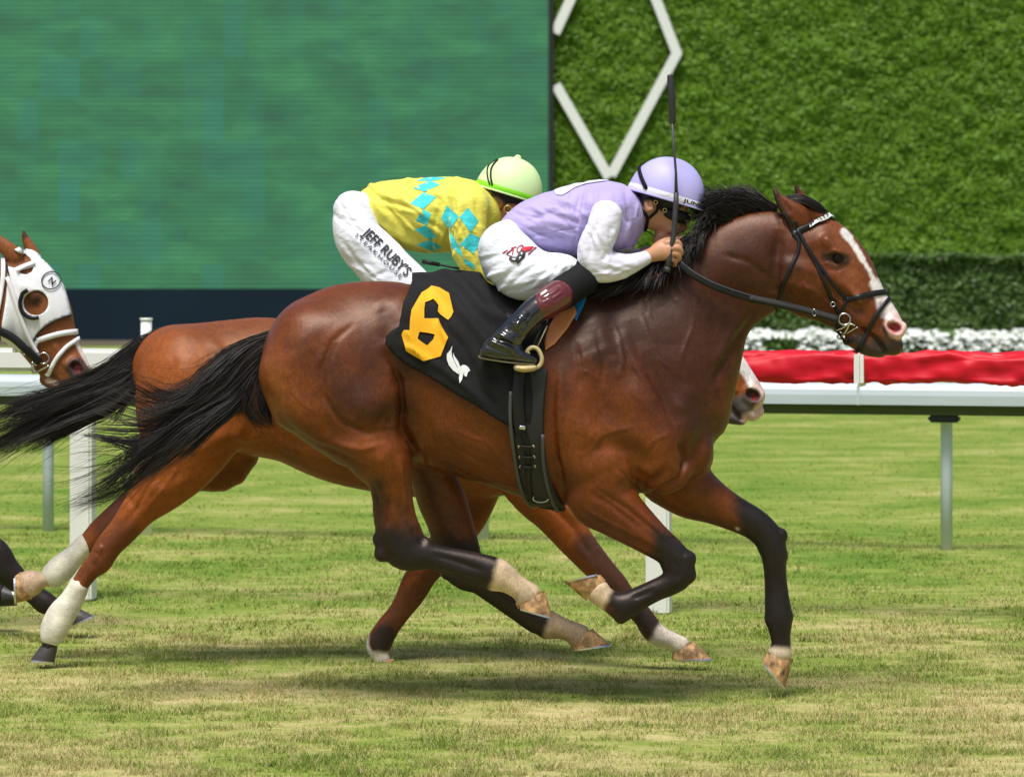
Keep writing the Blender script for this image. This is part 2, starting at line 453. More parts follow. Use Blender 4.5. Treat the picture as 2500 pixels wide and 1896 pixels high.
def hair(name, guides, n, mt, parent, y0, r=1.1, seg=14, jit=6, curl=4, lmin=.6, seed=1, spread=8, nc=None, tight=.35, stray=.12):
    """guides: list of polylines of (x, y, d) px; locks run between neighbouring guides, strands gather in locks towards the tips"""
    rg = np.random.default_rng(seed); s0 = S(y0); nc = nc or max(6, n // 40)
    G = []; tt = np.linspace(0, 1, seg)
    for g in guides:
        sp = np.array(smooth_pts([(a[0], a[1], a[2] if len(a) > 2 else 0) for a in g], 8)); L = np.r_[0, np.cumsum(np.linalg.norm(np.diff(sp, axis=0), axis=1))]; L /= L[-1]
        G.append(np.stack([np.interp(tt, L, sp[:, q]) for q in range(3)], 1))
    G = np.array(G); m = len(G); Vs = []; Fs = []; Cs = []; nb = 0
    def path(u):
        k = min(int(u), m - 1); f = u - k; k2 = min(k + 1, m - 1); return G[k] * (1 - f) + G[k2] * f
    def wob(amp, fq):
        ph = rg.random(3) * 6.28; fr = fq * (.6 + rg.random(3) * .9); w = (tt ** 1.2)[:, None]
        return (rg.normal(size=3) * amp * np.array([.7, .7, .9])) * w + np.stack([np.sin(tt * fr[q] * 6.28 + ph[q]) - math.sin(ph[q]) for q in range(3)], 1) * amp * .5 * w
    CL = [(rg.random() * (m - 1), wob(jit, .8), lmin + (1 - lmin) * rg.random(), rg.random(), .15 + .85 * rg.random()) for _ in range(nc)]
    CL.sort(key=lambda c: c[0]); us = np.array([c[0] for c in CL])
    for i in range(n):
        u = rg.random() * (m - 1); c = path(u)
        if rg.random() < stray: c = c + wob(jit * 1.3, 1.1); ln = lmin * .8 + (1.05 - lmin * .8) * rg.random(); sh = rg.random()
        else:
            q = int(np.clip(np.searchsorted(us, u) - rg.integers(0, 2), 0, nc - 1)); uq, wq, lq, sh, tg = CL[q]
            w = (tt ** .8)[:, None]; w = np.clip(w * 1.25, 0, 1); keep = tight * tg
            c = c * (1 - w) + (path(uq) + (c - path(uq)) * keep) * w + wq + wob(curl, 1.2) * .5; ln = lq * (.86 + .16 * rg.random()); sh = np.clip(sh + rg.normal() * .15, 0, 1)
        c = np.stack([np.interp(tt * ln, tt, c[:, q]) for q in range(3)], 1) + rg.normal(size=3) * spread * np.array([.25, .25, .35])
        y = y0 + c[:, 2] / s0; s = FPX / (y - CAMY)
        X = np.stack([(c[:, 0] - 1250) / s, y, CAMH + (HOR - c[:, 1]) / s], 1)
        T = np.gradient(X, axis=0); T /= np.linalg.norm(T, axis=1)[:, None] + 1e-9
        w1 = np.cross(T, [0, 1, 0]); w1 /= np.linalg.norm(w1, axis=1)[:, None] + 1e-9; w2 = np.cross(T, w1)
        rr = (r * (.6 + .8 * rg.random()) / s0 * (1 - tt ** 2.0 * .9))[:, None]
        for a in (0, 2.09, 4.19): Vs.append(X + (w1 * math.cos(a) + w2 * math.sin(a)) * rr)
        for a in range(3):
            b = (a + 1) % 3; ia = nb + a * seg + np.arange(seg - 1); ib = nb + b * seg + np.arange(seg - 1)
            Fs.append(np.stack([ia, ib, ib + 1, ia + 1], 1))
        Cs.append(np.full(seg * 3, sh)); nb += seg * 3
    V = np.vstack(Vs); F = np.vstack(Fs); me = raw(name, V, F, attr={"rnd": np.concatenate(Cs)})
    return link(name, me, mt, parent)
def hairmat(name, c1, c2, rough=.42):
    m = mat(name, c1, rough, spec=.45); t = m.node_tree; a = t.nodes.new("ShaderNodeAttribute"); a.attribute_name = "rnd"
    r = t.nodes.new("ShaderNodeValToRGB"); r.color_ramp.elements[0].color = (*c1, 1); r.color_ramp.elements[1].color = (*c2, 1)
    r.color_ramp.elements[0].position = .35
    t.links.new(a.outputs["Fac"], r.inputs[0]); t.links.new(r.outputs[0], t.nodes["Principled BSDF"].inputs["Base Color"]); return m
def textmesh(s, size=1.0, bold=0.0, ls=1.0):
    cu = bpy.data.curves.new("lettering", 'FONT'); cu.body = s; cu.size = size; cu.align_x = 'LEFT'; cu.resolution_u = 3; cu.offset = bold; cu.space_character = ls
    o = bpy.data.objects.new("lettering", cu); COL.objects.link(o); dg = bpy.context.evaluated_depsgraph_get(); dg.update()
    me = bpy.data.meshes.new_from_object(o.evaluated_get(dg)); import bmesh
    bm = bmesh.new(); bm.from_mesh(me); bmesh.ops.triangulate(bm, faces=bm.faces[:])
    for _ in range(4):
        es = [e for e in bm.edges if e.calc_length() > .12 * size]
        if not es: break
        bmesh.ops.subdivide_edges(bm, edges=es, cuts=1); bmesh.ops.triangulate(bm, faces=bm.faces[:])
    bm.verts.index_update(); V = np.array([v.co[:2] for v in bm.verts]); F = [tuple(v.index for v in f.verts) for f in bm.faces]; bm.free()
    bpy.data.objects.remove(o); bpy.data.curves.remove(cu); bpy.data.meshes.remove(me); return V, F
def lettering(name, s, a, b, height, bvh, y0, mt, parent, off=2.0, bold=0.0, shear=0.0, ls=1.0, curve=0.0):
    """text from picture point a to b (baseline), cap height in px, wrapped on a surface"""
    V, F = textmesh(s, 1, bold, ls); V = V - [V[:, 0].min(), 0]; W = V[:, 0].max(); Hh = V[:, 1].max()
    d = np.array(b, float) - a; Ln = np.hypot(*d); e = d / Ln; nrm = np.array([e[1], -e[0]])
    u = V[:, 0] / W; v = V[:, 1] / Hh * height
    p = np.array(a) + np.outer(u * Ln + shear * v, e) + np.outer(v + curve * np.sin(u * math.pi), nrm)
    W3 = []
    for q in p:
        h, n = hit(bvh, q[0], q[1], 0, y0); W3.append((h, n))
    mn = Vector((0, 0, 0))
    for h, n in W3: mn += n
    mn.normalize(); W3 = [tuple(h + mn * (off / S(y0))) for h, n in W3]
    return link(name, raw(name, np.array(W3), F), mt, parent, smooth=False)
# ------------------------------------------------------------------ THE SETTING
def ground_mat(name, blade=False):
    m = bpy.data.materials.new(name); m.use_nodes = True; t = m.node_tree; b = t.nodes["Principled BSDF"]; b.inputs["Roughness"].default_value = .85
    b.inputs["Specular IOR Level"].default_value = .2
    g = t.nodes.new("ShaderNodeNewGeometry")
    def nz(sc_, st, det=4, dist=0):
        mp = t.nodes.new("ShaderNodeMapping"); mp.inputs["Scale"].default_value = st; t.links.new(g.outputs["Position"], mp.inputs[0])
        n = t.nodes.new("ShaderNodeTexNoise"); n.inputs["Scale"].default_value = sc_; n.inputs["Detail"].default_value = det; n.inputs["Distortion"].default_value = dist
        t.links.new(mp.outputs[0], n.inputs["Vector"]); return n.outputs[0]
    r1 = t.nodes.new("ShaderNodeValToRGB"); e = r1.color_ramp.elements
    e[0].position = .36; e[0].color = (.100, .195, .018, 1); e[1].position = .66; e[1].color = (.50, .42, .20, 1)
    q = e.new(.50); q.color = (.225, .285, .050, 1)
    mixn = t.nodes.new("ShaderNodeMath"); mixn.operation = 'ADD'
    n1 = nz(1.1, (.7, 1, 1), 5, .3); n2 = nz(9, (.5, 1, 1), 5, .2); n3 = nz(40, (.6, 1, 1), 3)
    a = t.nodes.new("ShaderNodeMath"); a.operation = 'MULTIPLY_ADD'; a.inputs[1].default_value = .50; t.links.new(n1, a.inputs[0])
    b2 = t.nodes.new("ShaderNodeMath"); b2.operation = 'MULTIPLY_ADD'; b2.inputs[1].default_value = .34; t.links.new(n2, b2.inputs[0]); t.links.new(b2.outputs[0], a.inputs[2])
    c2 = t.nodes.new("ShaderNodeMath"); c2.operation = 'MULTIPLY'; c2.inputs[1].default_value = .20; t.links.new(n3, c2.inputs[0]); t.links.new(c2.outputs[0], b2.inputs[2])
    # the turf is more worn near the running line, greener beyond the rail
    sx = t.nodes.new("ShaderNodeSeparateXYZ"); t.links.new(g.outputs["Position"], sx.inputs[0])
    mr = t.nodes.new("ShaderNodeMapRange"); mr.inputs[1].default_value = 0.0; mr.inputs[2].default_value = 7; mr.inputs[3].default_value = .045; mr.inputs[4].default_value = -.055
    t.links.new(sx.outputs["Y"], mr.inputs[0]); ad = t.nodes.new("ShaderNodeMath"); t.links.new(a.outputs[0], ad.inputs[0]); t.links.new(mr.outputs[0], ad.inputs[1])
    fin = ad.outputs[0]
    if blade:
        at = t.nodes.new("ShaderNodeAttribute"); at.attribute_name = "rnd"; m2 = t.nodes.new("ShaderNodeMapRange"); m2.inputs[3].default_value = -.15; m2.inputs[4].default_value = .15
        t.links.new(at.outputs["Fac"], m2.inputs[0]); a3 = t.nodes.new("ShaderNodeMath"); t.links.new(fin, a3.inputs[0]); t.links.new(m2.outputs[0], a3.inputs[1]); fin = a3.outputs[0]
    t.links.new(fin, r1.inputs[0]); t.links.new(r1.outputs[0], b.inputs["Base Color"])
    if blade:
        b.inputs["Roughness"].default_value = .6
    else:
        bp = t.nodes.new("ShaderNodeBump"); bp.inputs["Strength"].default_value = .8; bp.inputs["Distance"].default_value = .03
        t.links.new(nz(22, (.5, 1, 1), 6), bp.inputs["Height"]); t.links.new(bp.outputs[0], b.inputs["Normal"])
    return m
GM = ground_mat("turf"); GB = ground_mat("turf_blade", True)
n = 160; gx = np.concatenate([np.linspace(-250, -14, 10)[:-1], np.linspace(-14, 14, n), np.linspace(14, 250, 10)[1:]])
gy = np.concatenate([np.linspace(-16, 45, 240), np.linspace(45, 400, 20)[1:]])
X, Y = np.meshgrid(gx, gy, indexing='ij'); pp = np.stack([X.ravel(), Y.ravel(), 0 * X.ravel()], 1)
Z = fbm(pp * np.array([.8, 1.2, 1]), 5, 3) * .012
V = np.stack([pp[:, 0], pp[:, 1], Z], 1); a, b = len(gx), len(gy)
ii = (np.arange(a - 1)[:, None] * b + np.arange(b - 1)[None, :]).ravel()
tag(link("ground", raw("ground", V, np.stack([ii, ii + b, ii + b + 1, ii + 1], 1)), GM), "mown turf track worn in patches", None, None, "structure")
def blades(n, x0, x1, y0, y1, hgt, wid, seed):
    rg = np.random.default_rng(seed); u = rg.random(n); y = y0 + (y1 - y0) * u ** 1.25
    half = (y - CAMY) * 1330 / FPX; x = (rg.random(n) * 2 - 1) * (half + .2)
    pos = np.stack([x, y, 0 * x], 1)
    # tussocks: blades gather and stand taller where a noise is high
    t = fbm(pos * np.array([7, 9, 1]), 21, 3); keep = rg.random(n) < .55 + .9 * t; pos = pos[keep]; t = t[keep]; n = len(pos)
    h = hgt * (.5 + rg.random(n) * .9) * (1 + t * .9); az_ = rg.random(n) * 6.283; lean = rg.random(n) ** .6 * 1.4
    d = np.stack([np.cos(az_) * np.sin(lean), np.sin(az_) * np.sin(lean), np.cos(lean)], 1)
    s = np.stack([-np.sin(az_ + rg.normal(size=n)), np.cos(az_ + rg.normal(size=n)), 0 * az_], 1) * (wid * (.6 + .8 * rg.random(n)))[:, None]
    z = fbm(pos * np.array([.8, 1.2, 1]), 5, 3) * .012; pos[:, 2] = z - .003
    V = np.empty((n * 3, 3), dtype=np.float32); V[0::3] = pos - s; V[1::3] = pos + s; V[2::3] = pos + d * h[:, None]
    r = np.repeat(rg.random(n), 3)
    return V, r
Vs = []; Rs = []
for q_i, q in enumerate(((520000, 0, 0, -2.6, 2.6, .022, .0020, 1), (190000, 0, 0, 2.2, 9, .024, .0030, 2), (170000, 0, 0, 8.5, 40, .015, .0060, 3))):
    v, r = blades(*q); Vs.append(v); Rs.append(r if q_i < 2 else .45 + .3 * r)
Vg = np.vstack(Vs); Fg = np.arange(len(Vg)).reshape(-1, 3)
tag(link("grass", raw("grass", Vg, Fg, attr={"rnd": np.concatenate(Rs)}), GB, smooth=False), "short green and straw coloured grass of the track", "grass", None, "stuff")

# far things -------------------------------------------------------
BD = 57.7                                  # world y of the screen plane
sB = S(BD)
def bx(x): return (x - 1250) / sB
def bz(y): return CAMH + (HOR - y) / sB
# video board: emissive picture of blurred turf with LED rows
m = bpy.data.materials.new("led_picture"); m.use_nodes = True; t = m.node_tree; b = t.nodes["Principled BSDF"]
b.inputs["Base Color"].default_value = (.01, .012, .012, 1); b.inputs["Roughness"].default_value = .5
g = t.nodes.new("ShaderNodeNewGeometry")
def nzz(sc_, st, det, dist=0, loc=(0, 0, 0)):
    mp = t.nodes.new("ShaderNodeMapping"); mp.inputs["Scale"].default_value = st; mp.inputs["Location"].default_value = loc; t.links.new(g.outputs["Position"], mp.inputs[0])
    n = t.nodes.new("ShaderNodeTexNoise"); n.inputs["Scale"].default_value = sc_; n.inputs["Detail"].default_value = det; n.inputs["Distortion"].default_value = dist
    t.links.new(mp.outputs[0], n.inputs["Vector"]); return n.outputs[0]
r1 = t.nodes.new("ShaderNodeValToRGB"); e = r1.color_ramp.elements; e[0].position = .18; e[0].color = (.026, .150, .082, 1); e[1].position = .86; e[1].color = (.078, .40, .150, 1)
q = e.new(.5); q.color = (.040, .255, .108, 1)
n1 = nzz(1.5, (.6, 1, 1.7), 8, .3); t.links.new(n1, r1.inputs[0])
r2 = t.nodes.new("ShaderNodeValToRGB"); e = r2.color_ramp.elements; e[0].position = .50; e[0].color = (0, 0, 0, 1); e[1].position = .68; e[1].color = (1, 1, 1, 1)
vb = t.nodes.new("ShaderNodeTexNoise"); mp = t.nodes.new("ShaderNodeMapping"); mp.inputs["Scale"].default_value = (1.1, 0, .55); t.links.new(g.outputs["Position"], mp.inputs[0])
sn = t.nodes.new("ShaderNodeVectorMath"); sn.operation = 'SNAP'; sn.inputs[1].default_value = (.45, 1, .45); t.links.new(mp.outputs[0], sn.inputs[0]); t.links.new(sn.outputs[0], vb.inputs["Vector"]); vb.inputs["Scale"].default_value = 2.2
t.links.new(vb.outputs[0], r2.inputs[0])
mx = t.nodes.new("ShaderNodeMix"); mx.data_type = 'RGBA'; mfac = t.nodes.new("ShaderNodeMath"); mfac.operation = 'MULTIPLY'; mfac.inputs[1].default_value = .7
t.links.new(r2.outputs[0], mfac.inputs[0]); t.links.new(mfac.outputs[0], mx.inputs[0]); t.links.new(r1.outputs[0], mx.inputs[6]); mx.inputs[7].default_value = (.035, .30, .235, 1)
wv = t.nodes.new("ShaderNodeTexWave"); wv.wave_type = 'BANDS'; wv.bands_direction = 'Z'; wv.inputs["Scale"].default_value = 3.3; t.links.new(g.outputs["Position"], wv.inputs["Vector"])
mr = t.nodes.new("ShaderNodeMapRange"); mr.inputs[3].default_value = .62; mr.inputs[4].default_value = 1.32; t.links.new(wv.outputs["Fac"], mr.inputs[0])
vm = t.nodes.new("ShaderNodeVectorMath"); vm.operation = 'SCALE'; t.links.new(mx.outputs[2], vm.inputs[0]); t.links.new(mr.outputs[0], vm.inputs["Scale"])
t.links.new(vm.outputs[0], b.inputs["Emission Color"]); b.inputs["Emission Strength"].default_value = .62
LED = m
navy = mat("navy_panel", (.009, .018, .032), .8, spec=.08, noise=(.7, .15)); dark = mat("dark_edge", (.008, .012, .012), .6)
vbz = empty("video_board", (bx(300), BD, 0), "giant video board showing blurred green turf above a navy base", "video screen")
o = MB(); o.box(((bx(-900) + bx(1338)) / 2, BD + .15, (bz(707) + 9.2) / 2), (bx(1338) - bx(-900), .3, 9.2 - bz(707))); o.build("screen", LED, vbz, False)
o = MB(); o.box(((bx(1338) + bx(1351)) / 2 + .004, BD + .12, 9.3 / 2 + .5), (bx(1351) - bx(1338) - .004, .5, 8.4)); o.build("frame", dark, vbz, False)
o = MB(); o.box(((bx(-900) + bx(1350)) / 2, BD + .13, bz(705) / 2 + .06), (bx(1350) - bx(-900), .36, bz(705) - .12)); o.build("base_panel", navy, vbz, False)
o = MB(); o.box(((bx(-900) + bx(1350)) / 2, BD + .1, .06), (bx(1350) - bx(-900), .5, .115)); o.build("footing", mat("footing", (.16, .13, .11), .9), vbz, False)
# leafy surfaces
def leafmat(name, c0, c1, c2, rough=.55, trs=0.0, emi=0):
    m = hairmat(name, c0, c2, rough); cr = [n for n in m.node_tree.nodes if n.type == 'VALTORGB'][0].color_ramp
    cr.elements[0].position = .1; q = cr.elements.new(.55); q.color = (*c1, 1); return m
def leaves(n, sampler, size, seed, tilt=.8):
    """n leaf quads (folded rhombus) at sampler(rng,n) -> (pos, normal)"""
    rg = np.random.default_rng(seed); p, nn = sampler(rg, n); n = len(p)
    nn = nn + rg.normal(size=(n, 3)) * tilt * .6; nn /= np.linalg.norm(nn, axis=1)[:, None]
    a = rg.normal(size=(n, 3)); a -= nn * (a * nn).sum(1)[:, None]; a /= np.linalg.norm(a, axis=1)[:, None]; b = np.cross(nn, a)
    s = (size * (.6 + .8 * rg.random(n)))[:, None]
    V = np.empty((n * 4, 3)); V[0::4] = p - a * s; V[1::4] = p + b * s * .55 + nn * s * .15; V[2::4] = p + a * s; V[3::4] = p - b * s * .55 + nn * s * .15
    cl = fbm(p * 1.6, seed, 3) * .5 + .5
    return V, np.arange(n * 4).reshape(-1, 4), np.repeat(np.clip(rg.random(n) * .5 + cl * .55, 0, 1), 4)
ivy = empty("living_wall", (bx(1950), BD + .3, 0), "tall leafy green living wall carrying a white diamond outline", "green wall")
o = MB(); o.box(((bx(1352) + bx(4200)) / 2, BD + .35, 4.6), (bx(4200) - bx(1352), .3, 9.2)); o.build("backing", mat("ivy_backing", (.05, .15, .006), .9, noise=(3, .3)), ivy, False)
def ivs(rg, n):
    x = bx(1352) + rg.random(n) * (bx(3300) - bx(1352)); z = .3 + rg.random(n) * 8.8
    pz = fbm(np.stack([x, 0 * x, z], 1) * 3.2, 4, 3)
    return np.stack([x, BD + .14 - pz * .10 - rg.random(n) * .08, z], 1), np.tile([0, -.8, .45], (n, 1))
V, F, R = leaves(230000, ivs, .031, 3, .85)
link("foliage", raw("foliage", V, F, attr={"rnd": R}), leafmat("ivy_leaf", (.095, .20, .002), (.125, .255, .003), (.16, .31, .006)), ivy, False)
white = mat("white_paint", (.74, .76, .76), .45)
o = MB()
def bar(mb, pl, w, yy, dp=.08):
    """flat bars along a closed/open picture polyline with mitred joints"""
    pl = [Vector((bx(a), 0, bz(b_))) for a, b_ in pl]; w = w / sB; L = []; n = len(pl)
    for i in range(n):
        t0 = (pl[i] - pl[i - 1]).normalized() if i else (pl[1] - pl[0]).normalized(); t1 = (pl[i + 1] - pl[i]).normalized() if i < n - 1 else t0
        tt = (t0 + t1).normalized(); nn = Vector((-tt.z, 0, tt.x)); k = 1 / max(.35, abs(nn.dot(Vector((-t0.z, 0, t0.x))))); L.append((pl[i] + nn * w / 2 * k, pl[i] - nn * w / 2 * k))
    V = []; F = []
    for a, b_ in L:
        for q, y in ((a, yy), (b_, yy), (b_, yy + dp), (a, yy + dp)): V.append(Vector((q.x, y, q.z)))
    for i in range(n - 1):
        for k in range(4): F.append((i * 4 + k, i * 4 + (k + 1) % 4, i * 4 + 4 + (k + 1) % 4, i * 4 + 4 + k))
    mb.add(V, F + [(3, 2, 1, 0), tuple((n - 1) * 4 + k for k in range(4))])
bar(o, [(1360, -60), (1488, -310), (1578, -60), (1652, 131), (1492, 428)], 24, BD - .10)
bar(o, [(1487, 434), (1357, 208)], 24, BD - .098)
bar(o, [(1355, 82), (1420, -60)], 24, BD - .102)
o.build("diamond_outline", white, ivy, False)
# clipped hedge, flowers
HY = 47.0; sH = S(HY)
hd = empty("clipped_hedge", ((2300 - 1250) / sH, HY + .6, 0), "dark clipped boxwood hedge in front of the green wall", "hedge")
x0, x1 = (1500 - 1250) / sH, (3300 - 1250) / sH; ht = CAMH + (HOR - 622) / sH
o = MB(); o.box(((x0 + x1) / 2, HY + .95, ht / 2 - .08), (x1 - x0, 1.1, ht - .16)); o.build("backing", mat("hedge_core", (.016, .035, .006), .9), hd, False)
def hds(rg, n):
    k = rg.random(n) < .62; x = x0 + rg.random(n) * (x1 - x0); lump = fbm(np.stack([x * 2, 0 * x, 0 * x], 1), 8, 3) * .06
    z = np.where(k, rg.random(n) * ht, ht + lump - rg.random(n) * .1); y = np.where(k, HY + .08 + rg.random(n) * .12 + fbm(np.stack([x * 2.2, 0 * x, z * 2.2], 1), 5, 3) * .14, HY + rg.random(n) * 1.2)
    nn = np.where(k[:, None], [0, -1.0, .3], [0, -.2, 1.0]); return np.stack([x, y, z], 1), nn
V, F, R = leaves(60000, hds, .042, 5, .9)
link("foliage", raw("foliage", V, F, attr={"rnd": R}), leafmat("hedge_leaf", (.030, .065, .008), (.055, .115, .016), (.12, .20, .035)), hd, False)
FY = 43.0; sF = S(FY); fx0, fx1 = (1550 - 1250) / sF, (3200 - 1250) / sF; fb = .0; ftop = CAMH + (HOR - 812) / sF
def fls(rg, n):
    x = fx0 + rg.random(n) * (fx1 - fx0); c = fbm(np.stack([x * 5, 0 * x, 0 * x + 3], 1), 3, 2)
    u = rg.random(n); z = (ftop + c * .05) * (.35 + .65 * u ** .5) ; y = FY - .3 + rg.random(n) * .9 ; y = np.where(u < .8, FY - .38 + rg.random(n) * .15, y)
    return np.stack([x, y, z], 1), np.tile([0, -.7, .7], (n, 1))
V, F, R = leaves(16000, fls, .05, 11, .8)
fl = empty("flower_bed", ((fx0 + fx1) / 2, FY, 0), "long bed of white flowers in front of the hedge", "flower bed"); fl["kind"] = "stuff"
link("leaves", raw("leaves", V, F, attr={"rnd": R}), leafmat("flower_leaf", (.03, .08, .012), (.07, .16, .02), (.15, .26, .05)), fl, False)
def petals(n, seed):
    rg = np.random.default_rng(seed); p, _ = fls(rg, n); p[:, 1] -= .03 + rg.random(n) * .05; p[:, 2] += .02
    cl = fbm(p * np.array([3.2, 0, 4.5]), 30, 2); p = p[cl > -.40]; n = len(p); V = []; F = []; k = 0
    ang = np.arange(5) * 2 * math.pi / 5
    for c in p:
        nn = Vector((rg.normal() * .3, -.75, .6 + rg.normal() * .3)).normalized(); a = nn.cross(Vector((1, 0, 0))).normalized(); b_ = nn.cross(a); r = .045 * (.75 + .5 * rg.random()); c = Vector(c); ph = rg.random() * 6
        V.append(c); 
        for j in range(10):
            q = ph + j * math.pi / 5; rr = r * (1.0 if j % 2 else .72); V.append(c + (a * math.cos(q) + b_ * math.sin(q)) * rr + nn * (.012 if j % 2 else .004))
        for j in range(10): F.append((k, k + 1 + j, k + 1 + (j + 1) % 10))
        k += 11
    return V, F
V, F = petals(3600, 12); link("blossoms", raw("blossoms", np.array([tuple(v) for v in V]), np.array(F)), mat("petal_white", (.72, .75, .74), .7), fl, False)
# mid-height loose shrubs seen under the hedge line
# ------------------------------------------------------------------ rails
alu = mat("white_alu", (.50, .57, .62), .35, noise=(2, .05)); wpl = mat("white_plastic", (.74, .76, .73), .42, noise=(1.5, .05, (1, 1, .4))); olive = mat("rail_underside_shade", (.06, .075, .02), .7)
red = mat("red_vinyl", (.56, .006, .020), .5, spec=.3, noise=(3, .12), bump=(14, .35, (1, 1, 1), .01)); blk = mat("black_rubber", (.012, .012, .013), .5)
def ypost(py): return FPX * CAMH / (py - HOR) + CAMY
def railpt(pa, pb, px_):
    """rail line through two post feet given in the picture; returns world xy at picture x"""
    ya, yb = ypost(pa[1]), ypost(pb[1]); A = Vector(((pa[0] - 1250) / S(ya), ya)); B = Vector(((pb[0] - 1250) / S(yb), yb)); d = B - A
    k = (px_ - 1250) / FPX                                       # x = k (y - CAMY)
    t = (k * (A.y - CAMY) - A.x) / (d.x - k * d.y); return A + d * t, d.normalized()
nr = empty("running_rail", (railpt((200, 1466), (1608, 1500), 900)[0].x, 4, 0), "white plastic running rail with square posts, its right part under a red cover", "rail")
pa, pb = (202, 1466), (1609, 1500)
A, dv = railpt(pa, pb, -700); B, _ = railpt(pa, pb, 3300); A3 = Vector((A.x, A.y, 0)); B3 = Vector((B.x, B.y, 0)); D3 = (B3 - A3).normalized(); rz = math.atan2(D3.y, D3.x); nrm = Vector((-D3.y, D3.x, 0))
PA, _ = railpt(pa, pb, pa[0]); PB, _ = railpt(pa, pb, pb[0]); sp = (PB - PA)
rt = CAMH + (HOR - 850) / S(PA.y); rb = CAMH + (HOR - 906) / S(PA.y)
for k in range(-1, 3):
    q = PA + sp * k; o = MB(); o.box((q.x, q.y + .02, rb / 2 + .02), (.122, .10, rb + .04), rz, .012); o.build("post", wpl, nr, False)
o = MB(); L = (B3 - A3).length; c = (A3 + B3) / 2
o.box((c.x, c.y - .05, (rt + rb) / 2), (L, .12, rt - rb), rz, .02); o.build("rail_beam", wpl, nr, False)
R0, _ = railpt(pa, pb, 1500); R1, _ = railpt(pa, pb, 3200); R0 = Vector((R0.x, R0.y, 0)); R1 = Vector((R1.x, R1.y, 0)); Ln = (R1 - R0).length
nu, nv = 420, 28; V = []; zc = CAMH + (HOR - 893) / S(PB.y) ; us = np.linspace(0, 1, nu); 
for i, u in enumerate(us):
    c_ = R0 + (R1 - R0) * u + nrm * -.05; x = u * Ln
    for j in range(nv):
        th = 2 * math.pi * j / nv; ca, sa = math.cos(th), math.sin(th); e = .45
        ry, rzz = .088 * math.copysign(abs(ca) ** e, ca), .074 * math.copysign(abs(sa) ** e, sa)
        V.append((x, th, c_ + nrm * ry + Vector((0, 0, zc + rzz)), -nrm * -ca + Vector((0, 0, sa))))
q = np.array([(a, math.cos(b_) * .35, math.sin(b_) * .35) for a, b_, _, _ in V])
# diagonal pulls: noise sheared along the length, deeper at the lower half
f = fbm(np.stack([q[:, 0] * 5.5 + q[:, 2] * 9, q[:, 1] * 4, q[:, 2] * 3], 1), 2, 3) * .026; rid = -np.abs(fbm(np.stack([q[:, 0] * 4.0 - q[:, 2] * 6, q[:, 1] * 3, q[:, 2] * 1.5], 1), 14, 2)) * .05 + .012
VV = np.array([tuple(v[2] + v[3] * float(f_ + r_)) for v, f_, r_ in zip(V, f, rid)])
F = [(i * nv + j, (i + 1) * nv + j, (i + 1) * nv + (j + 1) % nv, i * nv + (j + 1) % nv) for i in range(nu - 1) for j in range(nv)]
link("red_cover", raw("red_cover", VV, np.array(F)), red, nr)
q, _ = railpt(pa, pb, 2108); o = MB(); o.box((q.x - .05 * nrm.x, q.y - .05 * nrm.y, zc - .002), (.048, .255, .182), rz, .02); o.build("cover_strap", wpl, nr, False)
# far aluminium rail
fr = empty("inner_rail", (0, 8.5, 0), "silvery aluminium rail on curved round posts behind the red covered rail", "rail")
pa, pb = (118, 1296), (2311, 1341); PA, _ = railpt(pa, pb, pa[0]); PB, _ = railpt(pa, pb, pb[0]); sp = (PB - PA) / 2
A, _ = railpt(pa, pb, -500); B, _ = railpt(pa, pb, 3200); A3 = Vector((A.x, A.y, 0)); B3 = Vector((B.x, B.y, 0)); D3 = (B3 - A3).normalized(); nrm = Vector((-D3.y, D3.x, 0)); L = (B3 - A3).length; rz = math.atan2(D3.y, D3.x)
zt = CAMH + (HOR - 932) / S(PB.y); zb = CAMH + (HOR - 986) / S(PB.y); zl = CAMH + (HOR - 1012) / S(PB.y)
prof = [(-.10, zb), (-.105, (zt + zb) / 2 - .01), (-.10, zt - .045), (-.075, zt - .015), (-.03, zt), (.05, zt - .01), (.06, zt - .04), (.06, zb)]
nseg = 8; V = []; 
for i in range(nseg + 1):
    c_ = A3 + (B3 - A3) * (i / nseg)
    for y, z in prof: V.append(c_ + nrm * (y - .12) + Vector((0, 0, z)))
k = len(prof); F = [(i * k + j, (i + 1) * k + j, (i + 1) * k + (j + 1) % k, i * k + (j + 1) % k) for i in range(nseg) for j in range(k)]
link("rail_beam", raw("rail_beam", np.array([tuple(v) for v in V]), F), alu, fr, False)
o = MB(); c = (A3 + B3) / 2 + nrm * -.10; o.box((c.x, c.y, (zb + zl) / 2), (L, .10, zb - zl - .004), rz); o.build("lower_lip", olive, fr, False)  # olive colour stands for the shade below the beam
for kx in (704, 1210, 2109):   # joints
    q, _ = railpt(pa, pb, kx); q = Vector((q.x, q.y, 0)) + nrm * -.155; o = MB(); o.box((q.x, q.y, (zt + zb) / 2 - .01), (.02, .145, zt - zb - .012), rz, .004); o.build("joint_sleeve", alu, fr, False)
for k in range(-1, 4):
    q = PA + sp * k; q = Vector((q.x, q.y, 0)); o = MB()
    path = [q + Vector((0, 0, -.02)), q + Vector((0, 0, .5)), q + Vector((0, 0, .74)), q + Vector((0, 0, .80)) - nrm * .01, q + Vector((0, 0, .86)) - nrm * .05, q + Vector((0, 0, zl + .0)) - nrm * .10]
    o.tube(path, .037, 14); o.build("post", alu, fr)
    o = MB(); o.box((q.x - nrm.x * .1, q.y - nrm.y * .1, zl - .02), (.19, .10, .045), rz, .012); o.build("bracket", blk, fr, False)
